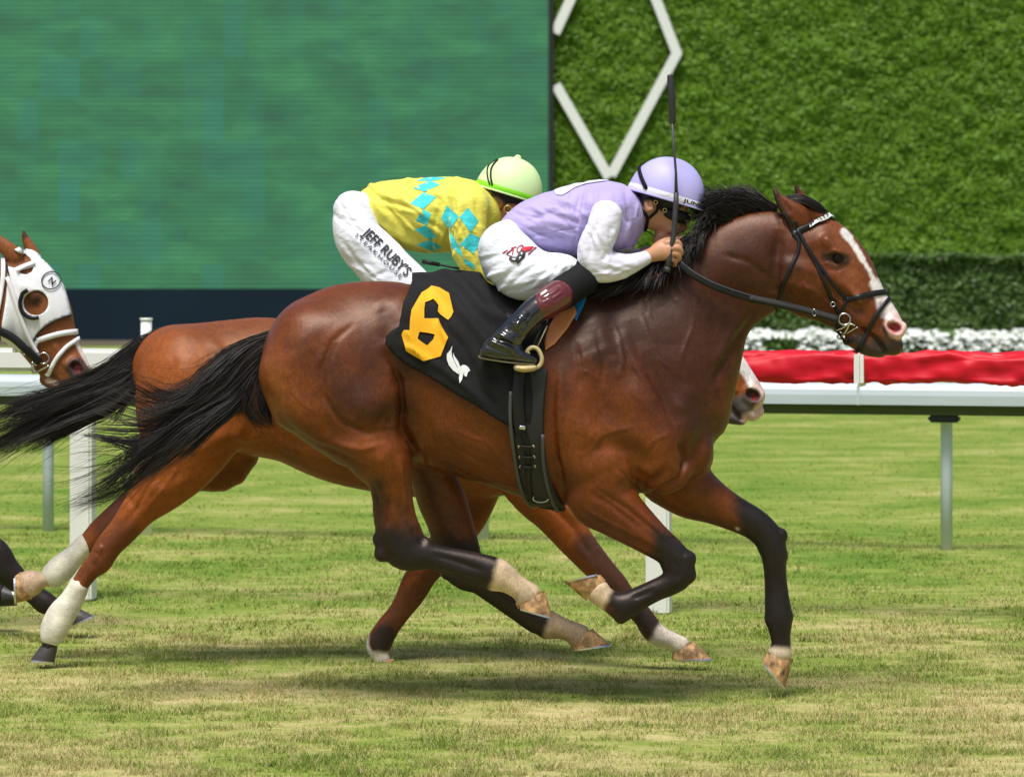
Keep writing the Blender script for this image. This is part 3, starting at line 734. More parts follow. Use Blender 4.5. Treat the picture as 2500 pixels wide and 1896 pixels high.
# white furlong pole
yp = ypost(1305); o = MB(); X = (357 - 1250) / S(yp); zt = CAMH + (HOR - 780) / S(yp); o.tube([(X, yp, -.02), (X, yp, zt)], .036, 14); o.tube([(X, yp, zt - .006), (X, yp, zt + .01)], .041, 14)
tag(o.build("marker_pole", wpl), "slim round white pole standing against the navy base of the board", "pole")
# ------------------------------------------------------------------ HORSES
def coatmat(name, rough=.42):
    m = mat(name, (.2, .06, .02), rough, spec=.38, tint=(1, .84, .74), attr=True, noise=[(5, .20), (26, .16), (90, .14, (1, 1, .5)), (220, .26, (1, 1, .3))],
            bump=[(330, .30, (1, 1, .3), .002), (60, .22, (1, 1, .5), .003), (22, .20, (1, 1, .8), .008)])
    return m
coat = coatmat("bay_coat"); coat2 = coatmat("bright_bay_coat", .5)
black_hair = hairmat("black_hair", (.006, .005, .005), (.028, .018, .015), .38)
brown_hair = hairmat("dark_brown_hair", (.010, .006, .005), (.05, .025, .018), .42)
shoe_m = mat("horseshoe_alloy", (.62, .64, .66), .32, metal=.9); SOIL = (.14, .10, .065)
hoof_m = mat("hoof_horn", (.40, .235, .105), .6, noise=[(24, .85), (46, .6), (90, .3, (1, 1, .3))], bump=(60, .5)); hoof_d = mat("hoof_dark", (.05, .045, .045), .5, noise=(30, .3))
eye_m = mat("eye_dark", (.008, .004, .003), .08, spec=.2)
leather = mat("black_leather", (.010, .010, .011), .42, spec=.3, bump=(120, .15)); leather_e = mat("grey_stitched_leather", (.06, .062, .065), .5)
steel = mat("polished_steel", (.6, .6, .62), .22, metal=1)
def hoof(name, y0, d, cf, ch, sh, toe, wid, mt, parent, shoe=True, shoe_mt=None):
    """cf coronet front, ch coronet heel, sh sole heel, toe - picture points; wid half width px"""
    s0 = S(y0); y = y0 + d / s0; n = 20; V = []; F = []
    def ring(front, heel, w, t_in=0):
        f = np.array(front, float); h = np.array(heel, float); c = (f + h) / 2; ax = (f - h) / 2
        for i in range(n):
            a = 2 * math.pi * i / n; ca, sa = math.cos(a), math.sin(a); r = 1.0 if ca > -.2 else 1 - .22 * (abs(ca) - .2)
            p = c + ax * ca * (1 if ca > 0 else .94); V.append(tuple(P(p[0], p[1], y + sa * w * r / s0)))
    L = lambda a, b_, t: (a[0] + (b_[0] - a[0]) * t, a[1] + (b_[1] - a[1]) * t)
    for t in (0, .08, .5, .93, 1.0):
        g = (0.94, 1.03, 1.0, 1.0, .97)[(0, .08, .5, .93, 1.0).index(t)]
        ring(L(cf, toe, t), L(ch, sh, t), wid * (.80 + .22 * t) * g)
    for k in range(4):
        for i in range(n): F.append((k * n + i, k * n + (i + 1) % n, (k + 1) * n + (i + 1) % n, (k + 1) * n + i))
    F.append(tuple(range(n))); F.append(tuple(4 * n + i for i in range(n))[::-1])
    o = link(name, raw(name, np.array(V), F), mt, parent)
    if shoe:
        # U-shaped plate under the sole
        f = np.array(toe, float); h = np.array(sh, float); c = (f + h) / 2; ax = (f - h) / 2 * 1.03
        up = np.array([cf[0] - toe[0] + ch[0] - sh[0], cf[1] - toe[1] + ch[1] - sh[1]], float); up /= np.hypot(*up); V = []; F = []; m = 22
        for i in range(m + 1):
            a = -2.5 + 5.0 * i / m; ca, sa = math.cos(a), math.sin(a)
            for rr in (1.0, .74):
                for tt in (1.5, -3.5):
                    p = c + ax * ca * rr + up * tt; V.append(tuple(P(p[0], p[1], y + sa * wid * 1.04 * rr / s0)))
        for i in range(m):
            for a_, b_ in ((0, 1), (1, 3), (3, 2), (2, 0)): F.append((i * 4 + a_, i * 4 + b_, i * 4 + 4 + b_, i * 4 + 4 + a_))
        F.append((0, 2, 3, 1)); F.append((m * 4, m * 4 + 1, m * 4 + 3, m * 4 + 2))
        link("horseshoe", raw("horseshoe", np.array(V), F), shoe_m, o, False)
    return o
def ell(y0, x, y, rx, ry, rd, d, rot=0):
    """single ellipsoid section: along-axis via two close sections"""
    c, s_ = math.cos(rot), math.sin(rot); e = max(rx - min(ry, rd), 1)
    return sec([(x - e * c + ry * s_, y - e * s_ - ry * c, x - e * c - ry * s_, y - e * s_ + ry * c, rd, d), (x + e * c + ry * s_, y + e * s_ - ry * c, x + e * c - ry * s_, y + e * s_ + ry * c, rd, d)], y0, 0, 1)
# ---------------- the leading bay
Y1 = 0.0
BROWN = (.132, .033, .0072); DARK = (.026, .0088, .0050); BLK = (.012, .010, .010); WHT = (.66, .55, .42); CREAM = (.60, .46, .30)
torso = [(790, 724, 742, 1070, 138), (862, 692, 830, 1095, 160), (919, 685, 920, 1085, 168), (1003, 692, 1000, 1085, 165), (1090, 708, 1060, 1130, 165), (1180, 722, 1150, 1174, 172), (1270, 730, 1270, 1203, 176),
         (1360, 722, 1375, 1232, 166), (1440, 706, 1470, 1222, 148), (1520, 695, 1580, 1196, 132), (1590, 690, 1672, 1168, 112)]
neck = [(1500, 684, 1700, 1140, 112), (1560, 655, 1708, 1088, 100), (1615, 614, 1728, 1020, 84), (1672, 572, 1742, 948, 72), (1728, 537, 1768, 872, 62), (1788, 515, 1824, 806, 56), (1846, 505, 1878, 754, 54), (1903, 507, 1922, 720, 50)]
head = [(1975, 512, 1893, 690, 50), (2015, 520, 1906, 742, 58), (2060, 552, 1935, 768, 58), (2097, 595, 1975, 783, 52), (2122, 642, 2012, 797, 46), (2146, 688, 2048, 810, 40), (2172, 730, 2080, 822, 36), (2196, 765, 2104, 838, 34), (2212, 790, 2136, 850, 31)]
def legs(F_, L, y0, k=.02, cap=.01): F_.add(sec(L, y0), k, cap)
legA = [(975, 985, 790, 1065, 86, -88), (1003, 1085, 850, 1132, 74, -88), (1004, 1145, 893, 1168, 58, -86), (1006, 1200, 907, 1212, 46, -84), (1017, 1262, 914, 1268, 37, -82), (1036, 1306, 917, 1322, 33, -82), (1052, 1320, 940, 1372, 31, -82),
        (1082, 1331, 1035, 1384, 27, -82), (1130, 1341, 1105, 1402, 24, -82), (1182, 1352, 1152, 1416, 25, -82), (1232, 1366, 1198, 1436, 30, -82), (1262, 1395, 1232, 1447, 27, -82), (1296, 1420, 1252, 1458, 26, -82), (1326, 1440, 1257, 1471, 29, -82)]
legB = [(1040, 1000, 900, 1080, 92, 88), (1080, 1085, 960, 1130, 74, 88), (1110, 1150, 995, 1168, 60, 86), (1139, 1213, 1018, 1228, 46, 84), (1155, 1270, 1040, 1275, 38, 82), (1172, 1330, 1056, 1330, 34, 82), (1188, 1378, 1082, 1402, 32, 82),
        (1204, 1402, 1164, 1448, 26, 82), (1268, 1444, 1235, 1495, 24, 82), (1318, 1478, 1284, 1532, 25, 82), (1352, 1492, 1322, 1554, 29, 82), (1384, 1508, 1356, 1556, 25, 82), (1412, 1520, 1385, 1566, 25, 82), (1442, 1533, 1390, 1576, 28, 82)]
legC = [(1560, 1060, 1380, 1150, 84, -78), (1535, 1165, 1385, 1238, 68, -84), (1560, 1205, 1430, 1272, 56, -86), (1597, 1247, 1488, 1304, 46, -86), (1642, 1298, 1550, 1336, 36, -86), (1674, 1334, 1596, 1360, 32, -86), (1694, 1368, 1615, 1388, 32, -86),
        (1692, 1412, 1620, 1398, 31, -86), (1668, 1438, 1598, 1412, 28, -86), (1622, 1460, 1577, 1421, 25, -86), (1578, 1484, 1540, 1438, 25, -86), (1540, 1512, 1506, 1446, 29, -86), (1500, 1504, 1490, 1436, 26, -86), (1460, 1482, 1474, 1422, 26, -86), (1438, 1466, 1478, 1414, 28, -86)]
legD = [(1690, 1080, 1570, 1210, 80, 66), (1728, 1140, 1640, 1250, 64, 70), (1768, 1180, 1700, 1266, 48, 72), (1812, 1214, 1756, 1284, 38, 74), (1864, 1247, 1812, 1306, 33, 75), (1902, 1286, 1840, 1326, 31, 76), (1920, 1334, 1855, 1350, 31, 76),
        (1920, 1372, 1862, 1378, 28, 76), (1921, 1410, 1867, 1411, 24, 76), (1927, 1457, 1869, 1457, 24, 76), (1935, 1505, 1869, 1508, 28, 76), (1930, 1548, 1880, 1553, 24, 76), (1931, 1582, 1884, 1578, 24, 76), (1934, 1602, 1872, 1590, 28, 76)]
F1 = Field(.0066, [(P(1880, 0).x, P(2240, 0).x, P(0, 890).z, P(0, 440).z)], .0040, .0060)
F1.add(sec(torso, Y1), .03, .13); F1.add(sec(neck, Y1), .05, .05); F1.add(sec(head, Y1), .03, .028)
for sg in (-1, 1):
    F1.add(sec([(800, 738, 700, 900, 74, sg * 78), (880, 770, 668, 960, 88, sg * 88), (945, 880, 700, 1040, 94, sg * 92), (985, 985, 770, 1080, 90, sg * 92)], Y1), .05)      # haunch
    F1.add(crc([(727, 915, 88, 70, sg * 66), (742, 990, 80, 60, sg * 66)], Y1), .05)
    F1.add(sec([(1450, 730, 1400, 770, 40, sg * 50), (1510, 800, 1400, 880, 58, sg * 84), (1600, 900, 1440, 1010, 66, sg * 92), (1690, 1010, 1540, 1130, 70, sg * 84)], Y1), .06)  # shoulder blade
    F1.add(sec([(1500, 850, 1370, 900, 60, sg * 100), (1480, 960, 1350, 1030, 66, sg * 106), (1500, 1080, 1365, 1165, 62, sg * 100)], Y1), .05)     # triceps
    F1.add(sec([(1738, 1068, 1684, 1074, 40, sg * 44), (1744, 1104, 1676, 1110, 46, sg * 48), (1724, 1142, 1664, 1132, 36, sg * 46)], Y1), .012); F1.add(sec([(1600, 1020, 1540, 1110, 50, sg * 96), (1660, 1060, 1560, 1170, 54, sg * 92), (1684, 1110, 1600, 1196, 44, sg * 78)], Y1), .018)                                                # breast
    F1.add(crc([(1958, 662, 74, 26, sg * 42), (1950, 690, 68, 24, sg * 42)], Y1), .03)                                                     # cheek
    F1.add(ell(Y1, 2030, 604, 34, 15, 16, sg * 48, .9), .02)                                                                           # brow
    F1.add(ell(Y1, 2052, 690, 70, 9, 10, sg * 46, .78), .02)                                                                           # facial crest
    F1.add(ell(Y1, 2184, 800, 30, 24, 15, sg * 30, .5), .015)                                                                          # nostril flare
    F1.add(ell(Y1, 2184, 799, 19, 11, 22, sg * 46, .45), .008, op='-')
    F1.add(ell(Y1, 2041, 630, 17, 12, 12, sg * 64, .25), .006, op='-')
F1.add(crc([(2086, 826, 24, 26), (2122, 842, 28, 27), (2150, 856, 17, 24)], Y1), .008)                                                   # lower lip and chin
F1.add(crc([(2170, 842, 27, 27), (2184, 846, 22, 22)], Y1), .012)
F1.add(crc([(1889, 457, 3, 3, -30), (1897, 476, 9, 9, -33), (1916, 500, 20, 13, -34), (1940, 524, 30, 16, -34), (1954, 547, 27, 15, -30)], Y1), .012)
F1.add(crc([(1934, 506, 20, 26), (1965, 512, 16, 26), (2000, 526, 12, 24)], Y1), .03); F1.add(crc([(1941, 450, 3, 3, 30), (1950, 470, 10, 9, 33), (1962, 492, 16, 12, 34), (1972, 515, 20, 14, 30)], Y1), .012)
F1.add(crc([(1900, 470, 3, 8, -46), (1912, 492, 7, 9, -50), (1926, 514, 9, 8, -52)], Y1), .01, op='-')
for L in (legA, legB, legC, legD): legs(F1, L, Y1, .022)
for x, y, r, d in [(930, 1352, 18, -82), (922, 1318, 13, -82), (1040, 1330, 18, -82), (1684, 1362, 16, -90), (1684, 1404, 15, -90), (1630, 1376, 13, -84), (1206, 1428, 13, -82), (1516, 1508, 14, -86), (1908, 1306, 16, 74), (1908, 1356, 14, 74), (1866, 1340, 13, 78), (1880, 1512, 13, 76), (1926, 1504, 10, 76), (1090, 1396, 16, 82), (1332, 1546, 12, 82), (1176, 1372, 14, 82)]:
    F1.add(crc([(x, y, r, r * .95, d)], Y1), .018)
for x0_, y0_, x1_, y1_, d in [(1060, 1384, 1196, 1432, -82), (1616, 1414, 1516, 1458, -86), (1874, 1400, 1876, 1510, 76), (1170, 1446, 1300, 1536, 82)]: F1.add(crc([(x0_, y0_, 8.5, 10, d), (x1_, y1_, 9, 11, d)], Y1), .006)
V, Q = F1.mesh(); p_ = proj(V); V = relax(V, Q, 26, (p_[:, 0] < 1880) & (p_[:, 1] < 1120)); V = relax(V, Q, 3, (p_[:, 0] >= 1880) | (p_[:, 1] >= 1120))
rel = [  # near side muscles and creases, picture px
 ([(870, 785), (815, 830), (785, 900), (790, 970), (830, 1030), (900, 1058), (985, 1045)], 8, -6), ([(650, 950), (690, 1035), (760, 1085), (860, 1120), (940, 1150)], 7, -6), ([(950, 870), (978, 930), (984, 990), (985, 1040), (1006, 1095)], 5.5, -11),
 ([(1657, 1075), (1684, 1119), (1657, 1170), (1560, 1212)], 5, -8), ([(1625, 1143), (1600, 1165), (1560, 1188)], 5, -9), ([(1500, 1135), (1545, 1180), (1604, 1250)], 4, -5), ([(1360, 880), (1352, 1000), (1358, 1110), (1380, 1200)], 6, -7),
 ([(1405, 830), (1418, 900), (1410, 960)], 7, -3.5), ([(1455, 800), (1475, 880), (1470, 950)], 7, -3.5), ([(1520, 830), (1545, 900), (1590, 980)], 7, -4), ([(1440, 1010), (1480, 1060), (1450, 1110)], 8, -3), ([(1410, 1240), (1480, 1280), (1560, 1320), (1600, 1350)], 4.5, -5), ([(1450, 1190), (1530, 1240), (1610, 1306)], 4.5, -5),
 ([(800, 1080), (880, 1094), (950, 1080)], 7, 4), ([(905, 1170), (925, 1230), (935, 1290)], 5, -4), ([(960, 1160), (975, 1220), (985, 1290)], 5, -4), ([(1046, 1120), (1130, 1160), (1240, 1190)], 5, -4), ([(1760, 620), (1830, 640), (1890, 690)], 8, -3), ([(1700, 700), (1740, 760), (1745, 830)], 9, -3),
 ([(640, 920), (690, 1040), (780, 1110), (880, 1140)], 14, -5), ([(740, 1000), (830, 1060), (930, 1062), (985, 1040)], 22, -8), ([(800, 780), (770, 870), (765, 950), (810, 1030)], 22, -6),
 ([(690, 850), (680, 930), (720, 1010), (790, 1060)], 26, 6), ([(850, 1000), (930, 980), (975, 930)], 30, 8), ([(960, 900), (978, 960), (982, 1050), (1004, 1090)], 9, -10),
 ([(940, 840), (965, 900), (978, 950)], 12, -7), ([(960, 905), (990, 960), (1000, 1040), (1030, 1090)], 16, 6, 0), ([(820, 1090), (900, 1100), (960, 1120)], 26, 7), ([(905, 1050), (945, 1010), (960, 1040)], 12, -7), ([(870, 1160), (930, 1180), (960, 1260)], 12, -4),
 ([(975, 1110), (985, 1190), (990, 1260)], 8, 5), ([(940, 1200), (950, 1290)], 8, -4), ([(925, 735), (950, 790), (945, 850)], 18, -5), ([(1000, 700), (960, 740), (900, 760)], 22, 4),
 ([(1040, 1110), (1120, 1150), (1230, 1180)], 22, -4), ([(1060, 1030), (1150, 1090), (1260, 1130)], 18, 4), ([(1060, 1080), (1160, 1125), (1260, 1160)], 11, -3),
 ([(1420, 800), (1460, 870), (1480, 950), (1440, 1050)], 30, -5), ([(1490, 760), (1510, 860), (1560, 960)], 18, -7), ([(1540, 780), (1560, 860), (1620, 960), (1640, 1060)], 16, -6),
 ([(1570, 860), (1620, 960), (1660, 1060), (1668, 1100)], 10, -8), ([(1660, 1080), (1680, 1120), (1660, 1150)], 9, -9), ([(1690, 940), (1660, 1010)], 16, 5),
 ([(1370, 1000), (1440, 1060), (1540, 1060), (1640, 1100)], 22, 5), ([(1410, 1110), (1500, 1080), (1560, 1110), (1600, 1150)], 16, -6), ([(1500, 1150), (1530, 1160), (1560, 1190), (1640, 1200)], 16, 6), ([(1530, 1145), (1590, 1175), (1640, 1140)], 9, -6),
 ([(1345, 900), (1340, 1000), (1345, 1100), (1365, 1200)], 10, -9), ([(1365, 880), (1362, 1000), (1375, 1100)], 13, 5),
 ([(1440, 1200), (1500, 1240), (1580, 1300)], 7, -5), ([(1490, 1190), (1560, 1250), (1630, 1320)], 7, 4), ([(1420, 1240), (1500, 1285), (1580, 1325)], 7, 4),
 ([(1600, 700), (1650, 790), (1640, 880)], 40, -5), ([(1850, 760), (1800, 820), (1760, 900), (1740, 950)], 9, -8), ([(1825, 770), (1780, 830), (1745, 900)], 12, 7), ([(1700, 640), (1800, 640), (1880, 620)], 36, 5), ([(1740, 700), (1790, 720), (1850, 720)], 26, -4),
 ([(1905, 560), (1895, 640), (1890, 720)], 11, -9), ([(2000, 700), (2030, 740), (2030, 790)], 14, -5), ([(1985, 590), (2000, 640), (2020, 680)], 12, -4), ([(2018, 642), (2041, 648), (2066, 638)], 3.5, 2.5, 0), ([(2018, 622), (2040, 611), (2064, 622)], 4, 3, 0), ([(2020, 656), (2045, 660), (2065, 650)], 5, -3), ([(2070, 660), (2090, 700), (2110, 750)], 12, 4), ([(2050, 700), (2085, 740), (2100, 780)], 12, -5),
 ([(2085, 640), (2110, 690), (2135, 735)], 8, -3), ([(2078, 760), (2100, 780), (2115, 800)], 9, 4), ([(2106, 803), (2130, 820), (2148, 838), (2166, 868)], 5, -9, 0), ([(1952, 690), (2000, 720), (2036, 750)], 7, 3), ([(2154, 778), (2150, 800), (2165, 822)], 6, -4),
 ([(1420, 900), (1470, 930)], 4, 2)]
rng_ = np.random.default_rng(5)
def vein(pts, r=4, a=2.2):
    pts = [(x + rng_.normal() * 2.5, y + rng_.normal() * 2.5) for x, y in smooth_pts(pts, 3)]; rel.append((pts, r, a))
for q in ([(1010, 1118), (1100, 1150), (1200, 1176), (1300, 1204)], [(1060, 1070), (1130, 1110), (1180, 1150)], [(1510, 1190), (1560, 1240), (1640, 1330)], [(1470, 1220), (1540, 1290), (1610, 1340)], [(2010, 706), (2050, 738), (2088, 772)], [(2060, 742), (2090, 738), (2110, 746)], [(960, 1110), (950, 1180), (930, 1250)], [(975, 1150), (990, 1220), (1020, 1290)], [(920, 1130), (935, 1190), (925, 1240)],
          [(1560, 1130), (1590, 1080), (1640, 1050)], [(1430, 1110), (1480, 1060), (1560, 1040)], [(1560, 760), (1600, 850), (1650, 920)], [(1500, 780), (1520, 850), (1510, 930)], [(1760, 1190), (1810, 1250), (1860, 1300)], [(700, 900), (720, 960), (770, 1010)], [(1140, 1060), (1200, 1090), (1240, 1130)], [(1700, 720), (1690, 800), (1660, 880)], [(1960, 700), (1990, 740), (2010, 780)]): vein(q)
for k in range(26):        # skin folds in front of the stifle and along the girth
    t = rng_.random(); x = 985 + 110 * t; y = 960 + 120 * rng_.random() + 40 * t; rel.append(([(x, y), (x + 10 + 12 * rng_.random(), y + 50 + 30 * rng_.random())], 3.2, (-1.6 if k % 2 else 1.6)))
for k in range(16):
    x = 1080 + 220 * rng_.random(); y = 1010 + 160 * rng_.random(); rel.append(([(x, y), (x + 40, y + 22)], 4, 1.2 * (1 if k % 2 else -1)))
for k in range(14):
    x = 1560 + 180 * rng_.random(); y = 650 + 260 * rng_.random(); rel.append(([(x, y), (x + 16 * rng_.random(), y + 34)], 4, 1.3 * (1 if k % 2 else -1)))
for k in range(10):
    x = 1400 + 130 * rng_.random(); y = 760 + 180 * rng_.random(); rel.append(([(x, y), (x + 14, y + 60)], 11, 1.2 * (1 if k % 2 else -1)))
for pl in (legA, legB, legC, legD):
    pass
rel += [([(930, 1310), (940, 1350), (980, 1366)], 8, -3), ([(1000, 1290), (1040, 1330)], 7, -4), ([(1050, 1352), (1120, 1372), (1190, 1396)], 7, -5), ([(1040, 1376), (1120, 1394), (1180, 1414)], 6, 3), ([(915, 1230), (922, 1290)], 7, 4), ([(948, 1220), (946, 1300)], 8, -4),
        ([(1640, 1362), (1660, 1390), (1650, 1420)], 8, -3), ([(1672, 1352), (1685, 1372)], 7, 3), ([(1540, 1462), (1600, 1440)], 6, -4), ([(1880, 1400), (1884, 1500)], 7, -5), ([(1902, 1400), (1908, 1500)], 8, 4), ([(1870, 1300), (1895, 1340)], 8, -3)]
rel = [(r[0], r[1] * (1.45 if r[1] > 8 else 1.0), r[2] * 1.15) + tuple(r[3:]) for r in rel]
V = sculpt(V, Q, rel, Y1); V = relax(V, Q, 2, p_[:, 0] > 0)
V = sculpt(V, Q, [r for r in rel if min(p[1] for p in r[0]) < 1140], Y1, side=1)
ops = [('p', [(1490, 690), (1700, 590), (1900, 520), (1960, 660), (1860, 800), (1770, 930), (1760, 1090), (1660, 1100), (1560, 900), (1380, 880), (1380, 740)], 10, 70, DARK, .80),  # bay coat's darker neck and chest, deepened with painted shade
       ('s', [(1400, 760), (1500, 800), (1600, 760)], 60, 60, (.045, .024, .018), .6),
       ('s', [(1090, 720), (1000, 705), (900, 720), (800, 770), (720, 850)], 18, 30, DARK, .35), ('s', [(940, 790), (900, 870), (880, 960)], 50, 46, DARK, .6), ('s', [(800, 900), (840, 980), (900, 1010), (950, 1000)], 34, 44, DARK, .6), ('s', [(700, 1040), (800, 1110), (880, 1150)], 18, 26, DARK, .5), ('s', [(985, 900), (1000, 1000), (1010, 1090)], 18, 22, DARK, .6), ('s', [(1100, 1150), (1230, 1195), (1330, 1225)], 16, 30, DARK, .5), ('s', [(1380, 900), (1370, 1050), (1385, 1190)], 16, 24, DARK, .45), ('s', [(1500, 1100), (1480, 1000), (1500, 900)], 26, 40, DARK, .45),  # belly, flank, girth and thigh darks: partly coat, partly shade painted in
       ('s', [(1400, 1060), (1480, 1100), (1600, 1130)], 50, 60, (.215, .058, .012), .7), ('s', [(660, 880), (680, 980)], 30, 40, (.25, .075, .019), .75), ('s', [(900, 1080), (960, 1150), (960, 1220)], 34, 30, (.22, .058, .011), .75), ('s', [(1640, 1200), (1740, 1210), (1800, 1240)], 30, 30, (.22, .062, .013), .6, (0, 300)), ('s', [(1080, 1050), (1200, 1120)], 40, 40, (.17, .045, .012), .5), ('s', [(1900, 760), (1980, 740), (2060, 760)], 40, 40, DARK, .4), ('s', [(2050, 560), (2085, 660), (2090, 720)], 30, 30, (.20, .062, .022), .7),  # orange patches: warm coat tone with lit muscle brightness painted in
       # black points
       ('s', [(920, 1180), (925, 1260)], 16, 22, BLK, .9, (-200, 0)), ('p', [(890, 1290), (1000, 1290), (1060, 1310), (1260, 1350), (1260, 1480), (900, 1400)], 6, 26, BLK, 1, (-200, 0)), ('s', [(975, 1230), (1000, 1300)], 10, 25, (.04, .02, .014), .8, (-200, 0)),
       ('p', [(1020, 1290), (1200, 1330), (1360, 1460), (1340, 1600), (1200, 1500), (1040, 1420)], 6, 26, BLK, 1, (0, 200)), ('s', [(1040, 1180), (1080, 1280)], 30, 40, (.05, .022, .015), .8, (0, 200)),
       ('p', [(1600, 1290), (1720, 1330), (1720, 1460), (1500, 1540), (1470, 1440), (1600, 1400), (1590, 1350)], 6, 26, BLK, 1, (-200, 0)), ('s', [(1440, 1262), (1540, 1316)], 12, 26, (.06, .022, .015), .7, (-200, 0)),
       ('p', [(1800, 1170), (1930, 1230), (2000, 1400), (1980, 1640), (1840, 1640), (1850, 1360), (1800, 1310)], 6, 26, BLK, 1, (0, 200)), ('s', [(1700, 1262), (1800, 1300)], 10, 20, (.05, .02, .015), .8, (0, 200)),
       # white and cream pasterns
       ('p', [(1226, 1352), (1200, 1428), (1180, 1480), (1380, 1520), (1380, 1380)], 3, 9, CREAM, 1, (-200, 0)), ('p', [(1352, 1480), (1326, 1570), (1340, 1640), (1520, 1640), (1500, 1480)], 3, 9, (.42, .31, .21), 1, (0, 200)),
       ('p', [(1500, 1420), (1464, 1500), (1400, 1500), (1400, 1380)], 3, 9, CREAM, 1, (-200, 0)), ('p', [(1850, 1578), (1950, 1586), (1950, 1660), (1850, 1660)], 2, 8, (.62, .50, .36), 1, (0, 200)), ('s', [(1799, 1289), (1802, 1291)], 4, 3, (.5, .45, .4), 1, (0, 200)),
       ('s', [(1240, 1392), (1290, 1436)], 10, 22, SOIL, .45, (-200, 0)), ('s', [(1262, 1462), (1310, 1470)], 8, 14, SOIL, .5, (-200, 0)), ('s', [(1360, 1548), (1420, 1570)], 8, 22, SOIL, .5, (0, 200)), ('s', [(1450, 1478), (1436, 1466)], 8, 16, SOIL, .45, (-200, 0)),
       # head
       ('s', [(2140, 838), (2184, 850), (2120, 862), (2096, 830)], 16, 14, (.030, .026, .025), .95), ('s', [(2160, 800), (2172, 826), (2196, 836)], 9, 9, (.05, .04, .04), .9),
       ('s', [(2060, 566), (2072, 580)], 9, 4, (.70, .67, .64), 1), ('s', [(2072, 580), (2090, 606), (2106, 632)], 7, 4, (.70, .67, .64), 1), ('s', [(2106, 632), (2122, 660), (2138, 694)], 5, 4, (.70, .67, .64), 1), ('s', [(2138, 694), (2152, 728), (2166, 750)], 14, 6, (.70, .67, .64), 1),
       ('s', [(2160, 740), (2178, 764), (2196, 784)], 21, 7, (.70, .62, .60), 1), ('s', [(2196, 778), (2206, 800), (2200, 815)], 17, 7, (.66, .43, .40), 1), ('s', [(2166, 790), (2176, 815), (2192, 822)], 8, 5, (.62, .36, .34), .9), ('s', [(2182, 799), (2186, 800)], 13, 6, (.28, .045, .05), 1),
       ('s', [(2150, 742), (2156, 770)], 6, 6, (.25, .24, .25), .8), ('s', [(1889, 455), (1895, 480), (1908, 510)], 7, 7, (.02, .012, .01), .9), ('s', [(1941, 450), (1944, 462)], 9, 6, (.02, .012, .01), .9), ('s', [(2020, 628), (2041, 629), (2062, 634)], 15, 8, (.018, .012, .010), .85), ('s', [(2030, 648), (2052, 654)], 4, 5, (.12, .08, .07), .7),
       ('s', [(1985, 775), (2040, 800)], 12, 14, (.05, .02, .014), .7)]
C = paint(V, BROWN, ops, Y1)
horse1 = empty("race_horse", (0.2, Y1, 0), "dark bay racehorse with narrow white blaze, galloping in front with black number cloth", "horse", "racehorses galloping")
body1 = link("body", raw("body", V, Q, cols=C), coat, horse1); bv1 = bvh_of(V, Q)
hoof("hoof", Y1, -82, (1330, 1440), (1256, 1473), (1262, 1484), (1350, 1509), 30, hoof_m, horse1)
hoof("hoof", Y1, 82, (1446, 1533), (1389, 1572), (1393, 1588), (1490, 1574), 30, hoof_m, horse1)
hoof("hoof", Y1, -86, (1432, 1466), (1480, 1414), (1467, 1401), (1378, 1421), 29, hoof_m, horse1)
hoof("hoof", Y1, 76, (1936, 1608), (1868, 1590), (1858, 1614), (1917, 1680), 29, hoof_m, horse1)
def eye(x, y, r, y0, dd, parent):
    import bmesh
    for sg in (-1, 1):
        bm = bmesh.new(); bmesh.ops.create_uvsphere(bm, u_segments=20, v_segments=14, radius=r / S(y0)); c = P(x, y, y0); c.y = y0 + sg * dd / S(y0)
        bmesh.ops.translate(bm, verts=bm.verts, vec=c); me = bpy.data.meshes.new("eye"); bm.to_mesh(me); bm.free(); link("eye", me, eye_m, parent)
eye(2041, 630, 15.5, Y1, 46, horse1)
# mane: crest tufts blown back, then the mane lying down the near side
g = []
hair("mane", [[(1896, 510, -4), (1850, 488, -6), (1800, 476, -10), (1750, 486, -14)], [(1850, 506, -4), (1790, 482, -14), (1735, 478, -16), (1690, 496, -18)], [(1810, 514, -8), (1760, 496, -18), (1718, 500, -24), (1694, 520, -30)],
              [(1770, 538, -10), (1736, 520, -24), (1712, 532, -36), (1698, 562, -40)], [(1730, 552, -12), (1712, 566, -34), (1694, 596, -58), (1684, 644, -66)], [(1690, 590, -16), (1660, 600, -48), (1650, 650, -76), (1640, 690, -84)],
              [(1650, 620, -18), (1620, 640, -56), (1600, 680, -80), (1590, 705, -86)], [(1600, 645, -20), (1560, 665, -66), (1520, 700, -92), (1480, 720, -98)], [(1540, 670, -22), (1500, 680, -60), (1450, 705, -84), (1400, 722, -90)], [(1480, 685, -20), (1440, 690, -50), (1400, 706, -70), (1350, 716, -76)]],
     5600, black_hair, horse1, Y1, r=1.05, jit=17, curl=13, lmin=.4, seed=3, spread=17, tight=.6, stray=.2)
hair("mane_tuft", [[(1880, 508, 0), (1840, 486, 0), (1815, 470, 0)], [(1840, 505, 0), (1795, 470, 0), (1780, 440, 0)], [(1800, 500, -4), (1755, 470, 0), (1700, 452, 0)], [(1770, 510, -4), (1720, 482, -4), (1670, 468, 0)], [(1740, 520, -6), (1690, 506, -8), (1650, 478, -8)], [(1750, 540, -6), (1700, 530, -8), (1664, 510, -14)]], 520, black_hair, horse1, Y1, r=.9, jit=18, curl=12, stray=.4, seed=4, spread=8)
